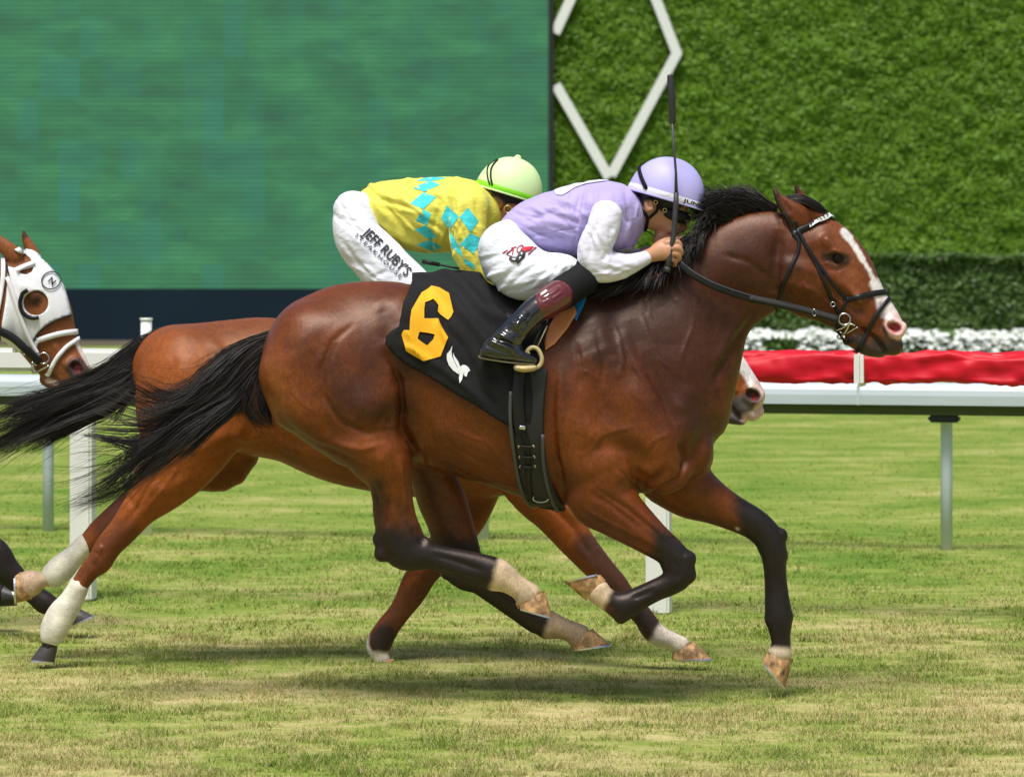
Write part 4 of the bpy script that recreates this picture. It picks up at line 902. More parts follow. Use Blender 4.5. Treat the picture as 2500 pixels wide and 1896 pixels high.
hair("forelock", [[(1914, 484, -14), (1950, 478, -20), (1990, 496, -16), (2022, 522, -6)], [(1918, 496, -26), (1955, 492, -34), (1990, 508, -30), (2014, 524, -18)], [(1926, 482, 10), (1960, 478, 4), (2000, 498, 0), (2026, 520, 0)]], 900, black_hair, horse1, Y1, r=1.2, jit=3, curl=1.5, seed=5, spread=8, lmin=.75)
# tail
TG = [[(684, 804, 0), (610, 835, 0), (540, 880, 0), (470, 940, -5), (400, 950, -10), (300, 912, -10)], [(676, 812, 0), (600, 850, 0), (540, 900, -6), (480, 960, -10), (400, 1000, -14), (300, 1030, -14)],
      [(672, 825, 0), (600, 870, -4), (545, 935, -10), (470, 990, -14), (370, 1070, -16), (240, 1120, -14), (120, 1140, -10)], [(668, 845, 0), (610, 900, -6), (555, 960, -12), (460, 1030, -18), (350, 1120, -18), (230, 1180, -16), (110, 1212, -10)],
      [(664, 862, 0), (615, 915, -6), (560, 975, -12), (470, 1030, -18), (375, 1110, -18), (290, 1180, -16), (170, 1236, -10)], [(660, 880, 2), (618, 940, -2), (570, 990, -8), (505, 1025, -12), (430, 1080, -14), (350, 1140, -14), (270, 1200, -10)]]
hair("tail", TG, 4600, black_hair, horse1, Y1, r=1.0, seg=24, jit=38, curl=24, lmin=.30, seed=6, spread=11, nc=54, tight=.42, stray=.12)
hair("tail_skirt", [[(655, 830, 0), (610, 900, -6), (560, 960, -10), (540, 1000, -8)], [(660, 850, 0), (620, 920, -8), (600, 990, -12), (640, 1040, -10), (655, 1062, -6)], [(655, 880, 0), (635, 940, -6), (630, 1000, -10), (668, 1050, -8)], [(650, 900, 2), (645, 960, 0), (655, 1020, -4), (672, 1066, -4)]],
     1300, brown_hair, horse1, Y1, r=1.2, seg=14, jit=12, curl=9, lmin=.5, seed=7, spread=10)
hair("tail_wisp", [[(480, 960, -12), (400, 945, -14), (340, 912, -14), (240, 902, -10)], [(420, 1020, -14), (320, 980, -16), (230, 930, -16), (200, 900, -12)], [(380, 1060, -14), (240, 1090, -16), (100, 1120, -10)], [(330, 1120, -14), (220, 1110, -16), (90, 1140, -10)]], 160, brown_hair, horse1, Y1, r=1.0, seg=18, jit=16, curl=10, lmin=.6, seed=8, spread=6)
# ---------------- saddle cloth, saddle, girth
# cloth form: the back with the cloth lifted by the wind behind the saddle
FC = Field(.010)
FC.add(sec([(960, 700, 950, 1060, 182), (1010, 668, 1005, 1075, 178), (1060, 652, 1060, 1130, 176), (1110, 648, 1110, 1160, 176), (1160, 668, 1155, 1182, 180), (1200, 700, 1190, 1194, 184), (1270, 724, 1270, 1208, 184), (1340, 716, 1345, 1228, 178)], Y1, 0, 6), .02, .06)
for sg in (-1, 1):
    FC.add(sec([(945, 860, 700, 1040, 98, sg * 96), (985, 965, 770, 1080, 94, sg * 96)], Y1), .05); FC.add(sec([(1500, 850, 1370, 900, 60, sg * 100), (1480, 960, 1350, 1030, 66, sg * 106)], Y1), .05)
    FC.add(crc([(990, 780, 70, 60, sg * 110), (960, 840, 50, 50, sg * 120)], Y1), .06)
VC, QC = FC.mesh(); VC = relax(VC, QC, 14, np.ones(len(VC), bool)); bvc = bvh_of(VC, QC)
cloth_m = mat("black_cloth", (.012, .012, .013), .8, spec=.2, noise=(6, .25), bump=[(300, .2), (10, .5, (1, 1, 1), .015)])
cloth_poly = [(1006, 690), (1006, 668), (1018, 652), (1040, 642), (1066, 646), (1084, 640), (1108, 640), (1140, 644), (1165, 655), (1180, 690), (1230, 715), (1280, 722), (1332, 724), (1334, 790), (1326, 860), (1321, 928), (1319, 1052), (1290, 1052), (1247, 1043),
              (1200, 1014), (1159, 987), (1120, 966), (1085, 943), (1038, 914), (992, 891), (962, 866), (941, 840), (943, 822), (954, 810), (974, 797), (985, 740), (998, 712)]
folds = [(a_[0], a_[1], a_[2] * 1.7) for a_ in [([(1060, 660), (1120, 690), (1180, 760), (1250, 800)], 14, 9), ([(1090, 652), (1160, 690), (1230, 760), (1290, 800)], 10, -7), ([(1010, 670), (1100, 730), (1200, 850), (1240, 960)], 14, 7), ([(1030, 740), (1130, 850), (1180, 960), (1240, 1030)], 12, -6),
         ([(1150, 660), (1210, 740), (1240, 800)], 10, 6), ([(1180, 690), (1240, 770)], 7, -5), ([(950, 830), (1000, 850), (1080, 900), (1160, 960), (1240, 1020)], 8, 4), ([(985, 790), (1010, 850), (1050, 910)], 8, 4), ([(1170, 900), (1210, 890), (1250, 893)], 6, 4), ([(1190, 920), (1250, 915)], 5, -3),
         ([(1280, 880), (1290, 960), (1290, 1040)], 7, 4), ([(1305, 880), (1310, 960), (1308, 1040)], 6, -3), ([(1050, 720), (1070, 800), (1110, 860)], 9, 5)]]
sc_t, V_, F_ = drape("saddle_cloth", cloth_poly, bvc, Y1, 5, cloth_m, None, 9, 2, folds, mirror=2)
M_ = V_.copy(); M_[:, 1] = 2 * Y1 - M_[:, 1]; me_ = raw("saddle_cloth", np.vstack([V_, M_]), list(F_) + [tuple(i + len(V_) for i in q[::-1]) for q in F_]); me_.materials.append(cloth_m); me_.polygons.foreach_set("use_smooth", np.ones(len(me_.polygons), dtype=bool)); sc_t.data = me_
tag(sc_t, "black saddle cloth with yellow number and white emblem, lifting behind the saddle", "saddle cloth")
yel = mat("yellow_felt", (.83, .42, .006), .75, noise=(30, .06)); wht = mat("white_felt", (.75, .77, .80), .7)
Z4 = lambda pl: [(900 + x * .3695, 640 + y * .3695) for x, y in pl]
six = Z4([(411, 184), (470, 205), (530, 237), (545, 290), (559, 338), (545, 366), (524, 388), (485, 362), (447, 338), (453, 318), (457, 297), (436, 278), (418, 262), (392, 267), (365, 275), (360, 320), (360, 375), (410, 377), (455, 380), (490, 440), (525, 500), (500, 560), (475, 622), (420, 637), (363, 652), (300, 620), (243, 585), (230, 530), (217, 480), (224, 463), (232, 449), (268, 450), (270, 415), (272, 380), (276, 350), (280, 320), (312, 266), (345, 215)])
hole6 = Z4([(332, 460), (385, 468), (435, 480), (425, 512), (385, 552), (352, 530), (320, 505)])
drape("number_patch", six, bvc, Y1, 8, yel, sc_t, 6, 1, folds, holes=[hole6])
drape("emblem", Z4([(553, 556), (535, 588), (517, 606), (516, 640), (530, 680), (560, 715), (600, 742), (594, 705), (572, 668), (552, 625), (548, 590)]), bvc, Y1, 8, wht, sc_t, 5, 1, folds)
drape("emblem", Z4([(560, 598), (566, 620), (592, 655), (606, 690), (625, 678), (645, 682), (660, 695), (671, 716), (658, 725), (648, 758), (633, 748), (632, 724), (626, 745), (618, 778), (606, 798), (600, 765), (602, 735), (588, 690), (566, 650), (558, 622)]), bvc, Y1, 8, wht, sc_t, 5, 1, folds)
saddle = empty("racing_saddle", (P(1300, 720, Y1).x, Y1, 1.55), "small black racing saddle with girth, stirrups and orange knee flap", "saddle")
Fs = Field(.008); Fs.add(sec([(1190, 702, 1200, 760, 60), (1230, 710, 1240, 775, 78), (1290, 712, 1300, 780, 80), (1350, 700, 1352, 770, 76), (1385, 690, 1385, 750, 60), (1405, 688, 1402, 735, 40)], Y1, 0, 6), .02)
Vx, Qx = Fs.mesh(); link("seat", raw("seat", Vx, Qx), leather, saddle)
FB = Field(.008); FB.add(sec(torso, Y1, 0, 6), .03, .13)
for sg in (-1, 1): FB.add(sec([(1500, 850, 1370, 900, 60, sg * 100), (1480, 960, 1350, 1030, 66, sg * 106), (1500, 1080, 1365, 1165, 62, sg * 100)], Y1), .05); FB.add(sec([(1450, 730, 1400, 770, 40, sg * 50), (1510, 800, 1400, 880, 58, sg * 84)], Y1), .06)
VB, QB = FB.mesh(); VB = relax(VB, QB, 14, np.ones(len(VB), bool)); bvb = bvh_of(VB, QB)
orange = mat("orange_leather", (.72, .27, .10), .55, noise=(20, .1)); blue = mat("blue_pad", (.010, .19, .56), .8, bump=(200, .4), noise=(60, .3)); rubber = mat("elastic_web", (.020, .020, .021), .75, bump=(150, .2))
drape("saddle_pad", [(1378, 762), (1388, 742), (1406, 724), (1432, 724), (1424, 750), (1408, 784), (1398, 772)], bvb, Y1, 6, blue, saddle, 6, 6, mirror=True)
drape("knee_flap", [(1406, 750), (1410, 768), (1386, 806), (1354, 842), (1330, 858), (1328, 832), (1338, 805), (1352, 782), (1374, 760)], bvb, Y1, 10, orange, saddle, 7, 4, mirror=True)
drape("flap", [(1250, 735), (1380, 735), (1360, 765), (1338, 800), (1326, 850), (1322, 925), (1290, 925), (1250, 910), (1235, 850), (1225, 780)], bvb, Y1, 12, leather, saddle, 9, 4, mirror=True)
strap("girth", [(1300, 900), (1290, 1000), (1294, 1100), (1312, 1180), (1340, 1222), (1352, 1236)], 74, bvb, Y1, rubber, saddle, off=9, th=5, mirror=True)
for a in ([(1247, 955), (1246, 1020), (1256, 1100), (1276, 1185), (1306, 1226)], [(1324, 1056), (1326, 1120), (1342, 1190), (1362, 1230)]): strap("girth_edge", a, 9, bvb, Y1, leather_e, saddle, off=15, th=5, mirror=True)
strap("over_strap", [(1268, 905), (1264, 960), (1268, 1030), (1274, 1050)], 30, bvb, Y1, leather, saddle, off=17, th=5)
strap("girth_strap", [(1272, 1040), (1284, 1070), (1290, 1120), (1292, 1170), (1302, 1215)], 14, bvb, Y1, leather, saddle, off=16, th=4)
strap("strap_keeper", [(1268, 1036), (1282, 1038)], 10, bvb, Y1, steel, saddle, off=24, th=3)
for y in (1080, 1104, 1126):
    strap("keeper_bar", [(1268 + (y - 1080) * .1, y), (1302 + (y - 1080) * .1, y + 2)], 5, bvb, Y1, leather, saddle, off=23, th=3)
    for x in (1268, 1302):
        q, nn = hit(bvb, x + (y - 1080) * .1, y + 1, .04, Y1); o = MB(); o.torus(q - nn * .002, .0035, .0022); o.build("rivet", mat("brass", (.55, .42, .25), .35, metal=1) if "brass" not in bpy.data.materials else bpy.data.materials["brass"], saddle)
q, nn = hit(bvb, 1322, 1204, .022, Y1); o = MB(); o.torus(q, .032, .0042, sx=1.0, sy=.55); o.build("girth_buckle", steel, saddle)
# stirrup and leathers (near and far)
beige = mat("stirrup_beige", (.50, .40, .20), .42)
for sg in (-1, 1):
    yy = Y1 + sg * 206 / S(0)
    st = MB(); pts = [(1290, 866), (1288, 856), (1298, 848), (1310, 850), (1319, 862), (1323, 878), (1318, 892), (1306, 898)]
    st.tube([P(a, b_, yy) for a, b_ in smooth_pts(pts, 4)], 5.2 / S(0), 10)
    s_o = st.build("stirrup", beige, saddle)
    tr = Field(.004); tr.add(crc([(1262, 897, 9, 24, sg * 208), (1280, 899, 10, 28, sg * 207), (1302, 897, 9, 22, sg * 205)], Y1), .01); a, b_ = tr.mesh(); link("tread", raw("tread", a, b_), beige, s_o)
    for dx in (-6, 6):
        o = MB(); o.tube([P(1301 + dx * .3, 852, yy), P(1318 + dx, 820, yy), P(1340 + dx, 775, Y1 + sg * 192 / S(0))], 3.2 / S(0), 8, squash=.5); o.build("stirrup_leather", leather, saddle)
    o = MB(); o.tube([P(1310, 851, yy), P(1322, 826, yy - .004), P(1336, 795, yy + .004)], 1.2 / S(0), 6); o.build("leather_edge", mat("buff_edge", (.35, .30, .18), .6) if "buff_edge" not in bpy.data.materials else bpy.data.materials["buff_edge"], saddle)
# ---------------- bridle
bridle = empty("bridle", (P(2000, 640, Y1).x, Y1, P(2000, 640, Y1).z), "black leather bridle with white zigzag browband and steel bit on the front horse", "bridle")
RH = lambda pl: [(1600 + x * .31646, 400 + y * .31646) for x, y in pl]
strap("cheekpiece", RH([(1100, 500), (1125, 560), (1180, 670), (1250, 800), (1320, 950), (1370, 1060), (1415, 1150)]), 9.5, bv1, Y1, leather, bridle, 1, 3, True)
strap("noseband_cheek", RH([(1090, 500), (1190, 680), (1270, 790), (1370, 930), (1470, 1042)]), 8.5, bv1, Y1, leather, bridle, 2.2, 3, True)
strap("noseband", RH([(1470, 1050), (1560, 1030), (1680, 1000), (1790, 988), (1802, 990)]), 15, bv1, Y1, leather, bridle, 1, 4, True)
strap("noseband_drop", RH([(1815, 1030), (1770, 1075), (1700, 1170), (1650, 1270), (1600, 1370), (1575, 1420)]), 11, bv1, Y1, leather, bridle, 2, 3, True)
strap("noseband_link", RH([(1470, 1050), (1450, 1110), (1425, 1180), (1410, 1260), (1400, 1330), (1450, 1380)]), 9, bv1, Y1, leather, bridle, 1, 3, True)
strap("throatlatch", RH([(1060, 540), (1110, 600), (1090, 700), (1030, 830), (975, 960), (945, 1080), (935, 1120)]), 10, bv1, Y1, leather, bridle, 2, 3, True)
strap("crownpiece", RH([(985, 380), (1020, 420), (1045, 480), (1075, 545)]), 13, bv1, Y1, leather, bridle, 1, 3.5, True)
strap("crownpiece", RH([(1075, 440), (1100, 490), (1120, 530)]), 8, bv1, Y1, leather, bridle, 1, 3.5, True)
bb = RH([(1065, 545), (1110, 515), (1170, 488), (1230, 455), (1300, 420), (1360, 392), (1400, 385)])
strap("browband", bb, 16, bv1, Y1, leather, bridle, 1.5, 4, True)
bp = smooth_pts(bb, 12); tm = MB(); s0 = S(Y1)
L = np.r_[0, np.cumsum(np.hypot(*np.diff(np.array(bp), axis=0).T))]
for k in range(13):
    l = L[-1] * (.34 + .66 * k / 13); l2 = l + L[-1] * .05
    c1 = np.array([np.interp(l, L, np.array(bp)[:, q]) for q in (0, 1)]); c2 = np.array([np.interp(l2, L, np.array(bp)[:, q]) for q in (0, 1)]); d = (c2 - c1) / np.hypot(*(c2 - c1)); nv = np.array([d[1], -d[0]]); k8 = min(1, .55 + k * .06)
    cor = [c1 - nv * 7.5, c2 - nv * 7.5, (c1 + (c2 - c1) * (.5 + k8 * .34)) + nv * 7, (c1 + (c2 - c1) * (.5 - k8 * .34)) + nv * 7]
    W = [hit(bv1, q[0], q[1], 9.5 / s0, Y1)[0] for q in cor]; tm.add(W + [w + Vector((0, .004, 0)) for w in W], [(0, 1, 2, 3), (7, 6, 5, 4), (0, 4, 5, 1), (1, 5, 6, 2), (2, 6, 7, 3), (3, 7, 4, 0)])
tm.build("browband_beads", wht, bridle, False)
def ring(x, y, r, th, off=9, nm="bit_ring", par=None, bv=None, y0=0.0, mt=None, sx=1, sy=1):
    q, nn = hit(bv or bv1, x, y, off / S(y0), y0); o = MB(); o.torus(Vector((q.x, q.y, q.z)), r / S(y0), th / S(y0), sx=sx, sy=sy); m2 = MB(); m2.V = [Vector((v[0], 2 * y0 - v[1], v[2])) for v in o.V]; m2.F = [f[::-1] for f in o.F]
    m2.build(nm, mt or steel, par or bridle); return o.build(nm, mt or steel, par or bridle)
ring(2062, 776, 14, 2.2); ring(2032, 741, 5.5, 1.3, 7, "buckle"); ring(2060, 822, 8, 2, 8, "bit_loop", sx=1.3, sy=.8)
def rod(pts, rad, nm, mt, par, bv, y0, off=8, mirror=True):
    C = [hit(bv, x, y, off / S(y0), y0)[0] for x, y in smooth_pts(pts, 4)]; o = MB(); o.tube(C, rad / S(y0), 8)
    if mirror: m2 = MB(); m2.V = [Vector((v[0], 2 * y0 - v[1], v[2])) for v in o.V]; m2.F = [f[::-1] for f in o.F]; m2.build(nm, mt, par)
    return o.build(nm, mt, par)
rod(RH([(1400, 1265), (1450, 1250), (1500, 1225), (1545, 1235)]), 2.4, "bit_bar", steel, bridle, bv1, Y1); rod(RH([(1500, 1215), (1475, 1270), (1440, 1320), (1405, 1360)]), 3.0, "bit_cheek", steel, bridle, bv1, Y1, 10)
rod(RH([(1480, 1290), (1530, 1262), (1566, 1245)]), 1.8, "bit_bar", steel, bridle, bv1, Y1, 10)
strap("bit_guard", RH([(1395, 1180), (1410, 1260), (1390, 1340), (1470, 1380), (1520, 1350)]), 12, bv1, Y1, leather, bridle, 3, 3, True)
strap("curb_tail", RH([(1520, 1452), (1555, 1440), (1590, 1430)]), 8, bv1, Y1, leather, bridle, 3, 3)
# reins: from the bit to the hands
def rein(pts, w, y0, nm, par, mt, th=3.0):
    sp = smooth_pts(pts, 6); C = [P(a, b_, y0 + d / S(y0)) for a, b_, d in sp]; N = []
    for i, p in enumerate(C): N.append(Vector((0, -1, .15)).normalized())
    V, F = ribbon(C, N, w / S(y0), th / S(y0)); return link(nm, raw(nm, np.array([tuple(v) for v in V]), F), mt, par)
rp = [(1652, 634, -74), (1668, 650, -84), (1696, 672, -92), (1750, 700, -98), (1830, 727, -92), (1900, 742, -84), (1975, 760, -66), (2046, 780, -56)]
rein(rp, 19, Y1, "rein", bridle, leather, 4); rein([(x, y, d - 5) for x, y, d in rp[4:]], 11, Y1, "rein_lining", bridle, rubber, 2)
rein([(x, y - 7, d - 5) for x, y, d in rp], 2.0, Y1, "rein_stitching", bridle, leather_e, 1)
rein([(1652, 634, 40), (1700, 668, 74), (1830, 727, 92), (1975, 760, 66), (2046, 780, 56)], 17, Y1, "rein", bridle, leather, 4)
q = P(1988, 763, Y1 - 74 / S(0)); o = MB(); o.torus(q, 7 / s0, 1.4 / s0, sx=.6, sy=1.1); o.build("rein_buckle", steel, bridle)

# ------------------------------------------------------------------ FRONT JOCKEY
J = lambda pl: [(1100 + x * .31646, 350 + y * .31646) for x, y in pl]
skin = mat("skin", (.50, .235, .135), .5, spec=.4, attr=True, noise=(30, .06), bump=(180, .08)); 
def silk(name, col, noise=.05): return mat(name, col, .58, spec=.28, sheen=.15, noise=(8, noise), bump=[(9, .55, (1, 1, 1.8), .016), (30, .35, (1, 1, 2.2), .006), (260, .10)])
lav = silk("lavender_silk", (.43, .365, .70)); whs = silk("white_silk", (.72, .71, .84)); wbr = silk("white_breeches", (.74, .78, .88))
jk1 = empty("person", (P(1350, 600, Y1).x, Y1, P(1350, 720, Y1).z), "crouching jockey in lavender and white silks with lavender helmet, riding the front horse", "jockey", "jockeys riding")
J1T = [(1252, 520, 1262, 600, 74), (1300, 486, 1306, 616, 86), (1360, 464, 1372, 626, 96), (1430, 448, 1432, 632, 104), (1482, 442, 1484, 622, 106), (1500, 455, 1506, 606, 84)]
def armJ(dx, dy, y0, sh, rows): return sec(rows, y0, 0, 6)
armN = [(1522, 522, 1440, 524, 34, -118), (1516, 556, 1424, 572, 34, -128), (1496, 596, 1408, 622, 31, -130), (1497, 614, 1424, 670, 30, -128), (1522, 614, 1468, 688, 28, -120), (1552, 614, 1520, 676, 25, -106), (1582, 609, 1572, 650, 20, -84)]
armF = [(1522, 522, 1440, 524, 34, 118), (1540, 556, 1450, 580, 34, 124), (1545, 590, 1470, 640, 30, 122), (1560, 610, 1500, 660, 28, 104), (1590, 600, 1560, 650, 24, 76), (1620, 598, 1606, 636, 18, 52)]
thighN = [(1285, 570, 1182, 640, 66, -52), (1320, 606, 1220, 712, 66, -84), (1360, 614, 1290, 722, 58, -100), (1392, 620, 1352, 706, 48, -108), (1412, 640, 1386, 706, 40, -110)]
shinN = [(1456, 678, 1398, 656, 30, -116), (1442, 714, 1392, 650, 34, -130), (1400, 746, 1348, 684, 33, -158), (1372, 760, 1326, 706, 32, -180), (1337, 776, 1298, 724, 32, -190), (1306, 800, 1268, 752, 30, -198), (1280, 828, 1236, 784, 29, -204), (1262, 850, 1206, 812, 28, -208)]
footN = [(1184, 846, 1176, 872, 22, -210), (1210, 822, 1204, 876, 24, -210), (1244, 832, 1240, 880, 25, -210), (1278, 856, 1274, 884, 24, -209), (1304, 872, 1302, 886, 17, -208)]
def flip(L): return [q[:5] + (-q[5],) for q in L]
# body
FJ = Field(.0060, [(P(1540, 0).x, P(1720, 0).x, P(0, 670).z, P(0, 470).z)], .0030, .0036)
FJ.add(sec(J1T, Y1, 0, 6), .03, grow=-.024)
for L in (thighN, flip(thighN), shinN, flip(shinN), footN, flip(footN)): FJ.add(sec(L, Y1), .012, grow=-.022)
FJ.add(sec(armN[:5], Y1, 0, 6), .01, grow=-.018); FJ.add(sec(armF[:5], Y1, 0, 6), .01, grow=-.018); FJ.add(sec(armN[4:], Y1, 0, 6), .01, grow=-.009); FJ.add(sec(armF[4:], Y1, 0, 6), .01, grow=-.009)
FJ.add(crc([(1535, 520, 42, 40), (1565, 520, 40, 38), (1592, 520, 40, 38)], Y1), .03)             # neck
FJ.add(ell(Y1, 1618, 486, 66, 56, 47, 0, .1), .02); FJ.add(crc([(1630, 530, 40, 40), (1634, 556, 30, 32), (1622, 574, 22, 24)], Y1), .03)
FJ.add(crc([(1655, 528, 16, 34), (1664, 540, 9, 12), (1670, 556, 8, 9), (1664, 562, 7, 10)], Y1), .012); FJ.add(crc([(1646, 576, 9, 15), (1638, 588, 9, 14)], Y1), .008); FJ.add(crc([(1608, 586, 13, 16), (1622, 590, 11, 14)], Y1), .015)
for sg in (-1, 1):
    FJ.add(crc([(1640, 552, 17, 12, sg * 24)], Y1), .02); e = ell(Y1, 1584, 500, 17, 11, 6, sg * 50, 1.35); FJ.add(e, .004)
    FJ.add(ell(Y1, 1586, 499, 9, 5, 6, sg * 57, 1.35), .003, op='-')
# hands: palm, knuckles, five fingers each
def hand(F_, sg, ox, oy, d0):
    d = lambda v: d0 + v
    F_.add(crc([(1576 + ox, 628 + oy, 17, 15, d(6)), (1592 + ox, 622 + oy, 18, 16, d(0)), (1614 + ox, 614 + oy, 23, 16, d(-4)), (1630 + ox, 614 + oy, 21, 15, d(-6))], Y1), .010)
    rows = [((1628, 594), (1650, 590), (1660, 602), (1646, 610)), ((1632, 606), (1654, 605), (1662, 618), (1648, 622)), ((1632, 618), (1652, 620), (1658, 632), (1644, 633)), ((1628, 629), (1644, 634), (1650, 645), (1636, 645))]
    for i, (a, b_, c, e) in enumerate(rows):
        r = (8.2, 8.4, 7.8, 6.8)[i]; z = (-8, -11, -9, -4)[i]
        F_.add(crc([(a[0] + ox, a[1] + oy, r + .8, r + .8, d(z)), (b_[0] + ox, b_[1] + oy, r, r, d(z - 2 * sg)), (c[0] + ox, c[1] + oy, r - .5, r - .5, d(z + 13)), (e[0] + ox, e[1] + oy, r - 1, r - 1, d(z + 21))], Y1, 0, 5), .0035)
    F_.add(crc([(1600 + ox, 604 + oy, 9.5, 9, d(2)), (1616 + ox, 592 + oy, 8.6, 8.6, d(-2)), (1634 + ox, 586 + oy, 7.8, 7.8, d(2)), (1648 + ox, 588 + oy, 6.6, 6.6, d(10))], Y1, 0, 5), .004)
hand(FJ, -1, 0, 0, -84); hand(FJ, 1, 16, -6, -18)
FJ.add(crc([(1606, 618, 18, 18, 52), (1610, 612, 19, 17, 20), (1612, 612, 18, 17, -6)], Y1, 0, 5), .012)
V, Q = FJ.mesh(); V = relax(V, Q, 4, proj(V)[:, 0] < 1530)
V = sculpt(V, Q, [([(1630, 571), (1648, 573)], 3, -2.5, 0), ([(1650, 566), (1640, 575), (1636, 586)], 4, -1.5), ([(1655, 558), (1664, 562)], 3, -2), ([(1600, 560), (1612, 584)], 8, 2), ([(1600, 530), (1618, 545)], 10, -1.5), ([(1560, 520), (1566, 560)], 6, 2)], Y1)
C = paint(V, (.54, .275, .165), [('s', [(1600, 575), (1630, 580), (1650, 570)], 12, 10, (.34, .17, .11), .6), ('s', [(1632, 571), (1652, 573)], 2.5, 2.5, (.40, .12, .09), .9), ('s', [(1670, 556)], 8, 6, (.56, .24, .17), .6), ('s', [(1584, 500)], 14, 6, (.56, .25, .18), .5), ('p', [(1540, 470), (1600, 470), (1700, 480), (1640, 520), (1600, 486), (1572, 492), (1560, 520), (1545, 500)], 2, 5, (.018, .013, .011), 1),
                              ('s', [(1562, 540), (1575, 560)], 4, 6, (.10, .06, .045), .6), ('s', [(1640, 612), (1655, 614)], 6, 8, (.52, .27, .16), .5)], Y1)
link("body", raw("body", V, Q, cols=C), skin, jk1)
# jersey: lavender body, white sleeves
def random_folds(n, x0, y0, x1, y1, ang, ln, seed, r=(4, 7.5), a=2.2, bend=.25):
    ln = ln * 1.35
    g = np.random.default_rng(seed); out = []
    for k in range(n):
        t = g.random(); u = g.random(); cx, cy = x0 + (x1 - x0) * t, y0 + (y1 - y0) * u; th = math.radians(ang + g.normal() * 11); l = ln * (.6 + .8 * g.random()); c, s_ = math.cos(th), math.sin(th); b_ = g.normal() * bend * l * .3
        out.append(([(cx - c * l / 2, cy - s_ * l / 2), (cx - s_ * b_, cy + c * b_), (cx + c * l / 2, cy + s_ * l / 2)], r[0] + (r[1] - r[0]) * g.random(), a * (1 if g.random() < .45 else -1) * (.6 + .6 * g.random())))
    return out
FT = Field(.0052); FT.add(sec(J1T, Y1, 0, 8), .03, .03); FT.add(crc([(1462, 494, 48, 60), (1484, 500, 42, 48), (1502, 512, 36, 42)], Y1), .03); FT.add(crc([(1510, 474, 20, 28)], Y1), .02)
for sg in (-1, 1): FT.add(crc([(1478, 510, 50, 42, sg * 78), (1486, 560, 42, 40, sg * 66)], Y1), .04)
FT.add(sec([(1492, 560, 1480, 612, 66), (1532, 582, 1530, 608, 44)], Y1), .03)
V, Q = FT.mesh(); V = relax(V, Q, 10, np.ones(len(V), bool))
rj = [([(1440, 450), (1425, 500), (1418, 560), (1412, 610)], 10, 4), ([(1420, 470), (1405, 530)], 8, -4), ([(1455, 470), (1440, 520)], 6, -3), ([(1400, 480), (1390, 560)], 8, 3), ([(1270, 560), (1340, 540), (1400, 556)], 12, 3), ([(1280, 545), (1340, 520), (1400, 500)], 9, -3), ([(1300, 500), (1330, 530), (1350, 590)], 9, 3), ([(1262, 540), (1300, 570), (1330, 606)], 8, 4), ([(1250, 560), (1280, 590)], 7, -3),
      ([(1340, 500), (1372, 540), (1380, 600)], 9, -3), ([(1520, 500), (1510, 560), (1500, 600)], 7, -4), ([(1540, 540), (1520, 590)], 7, 4), ([(1556, 550), (1540, 596)], 6, -4), ([(1264, 583), (1330, 570), (1410, 556)], 2.2, -2.5, 0), ([(1560, 490), (1550, 530), (1560, 570)], 5, 3)]
for k in range(11): x = 1392 + k * 7; rj.append(([(x, 452), (x - 6, 500), (x - 3, 540)], 2.2, 1.2 if k % 2 else -1.0))
rj += random_folds(26, 1280, 480, 1400, 600, 20, 90, 1) + random_folds(16, 1400, 460, 1440, 600, 100, 90, 2) + random_folds(8, 1500, 480, 1540, 600, 80, 60, 3)
V = sculpt(V, Q, rj, Y1); bj = bvh_of(V, Q)
ink = mat("black_print", (.015, .015, .015), .6)
jer = link("jersey", raw("jersey", V, Q), lav, jk1)
drape("shoulder_stripe", J([(800, 375), (805, 365), (840, 352), (930, 325), (1030, 300), (1150, 288), (1220, 291), (1160, 300), (1040, 318), (960, 345), (900, 385), (860, 405), (815, 402)]), bj, Y1, 3, whs, jer, 6, .6, mirror=True)
drape("chest_stripe", J([(1350, 800), (1400, 795), (1440, 810), (1420, 835), (1330, 835), (1300, 820)]), bj, Y1, 3, whs, jer, 5, .6)
def sleeve(L, rr):
    f_ = Field(.0050); f_.add(sec(L, Y1, 0, 8), .01); V, Q = f_.mesh(); V = relax(V, Q, 6, np.ones(len(V), bool)); V = sculpt(V, Q, rr, Y1); return link("sleeve", raw("sleeve", V, Q), whs, jk1)
sl1 = sleeve(armN, [([(1440, 540), (1420, 600), (1430, 650)], 8, 4), ([(1470, 520), (1445, 580), (1440, 640)], 8, -4), ([(1500, 560), (1490, 600)], 7, 4), ([(1490, 612), (1470, 640)], 7, -4), ([(1500, 618), (1520, 640), (1560, 650)], 8, 3), ([(1520, 560), (1505, 590)], 5, -3), ([(1450, 660), (1490, 670), (1540, 656)], 7, 3), ([(1520, 620), (1560, 632)], 6, -3)] + random_folds(12, 1425, 520, 1505, 640, 75, 60, 4) + random_folds(10, 1440, 640, 1570, 680, -10, 60, 5))
sleeve(armF, [])
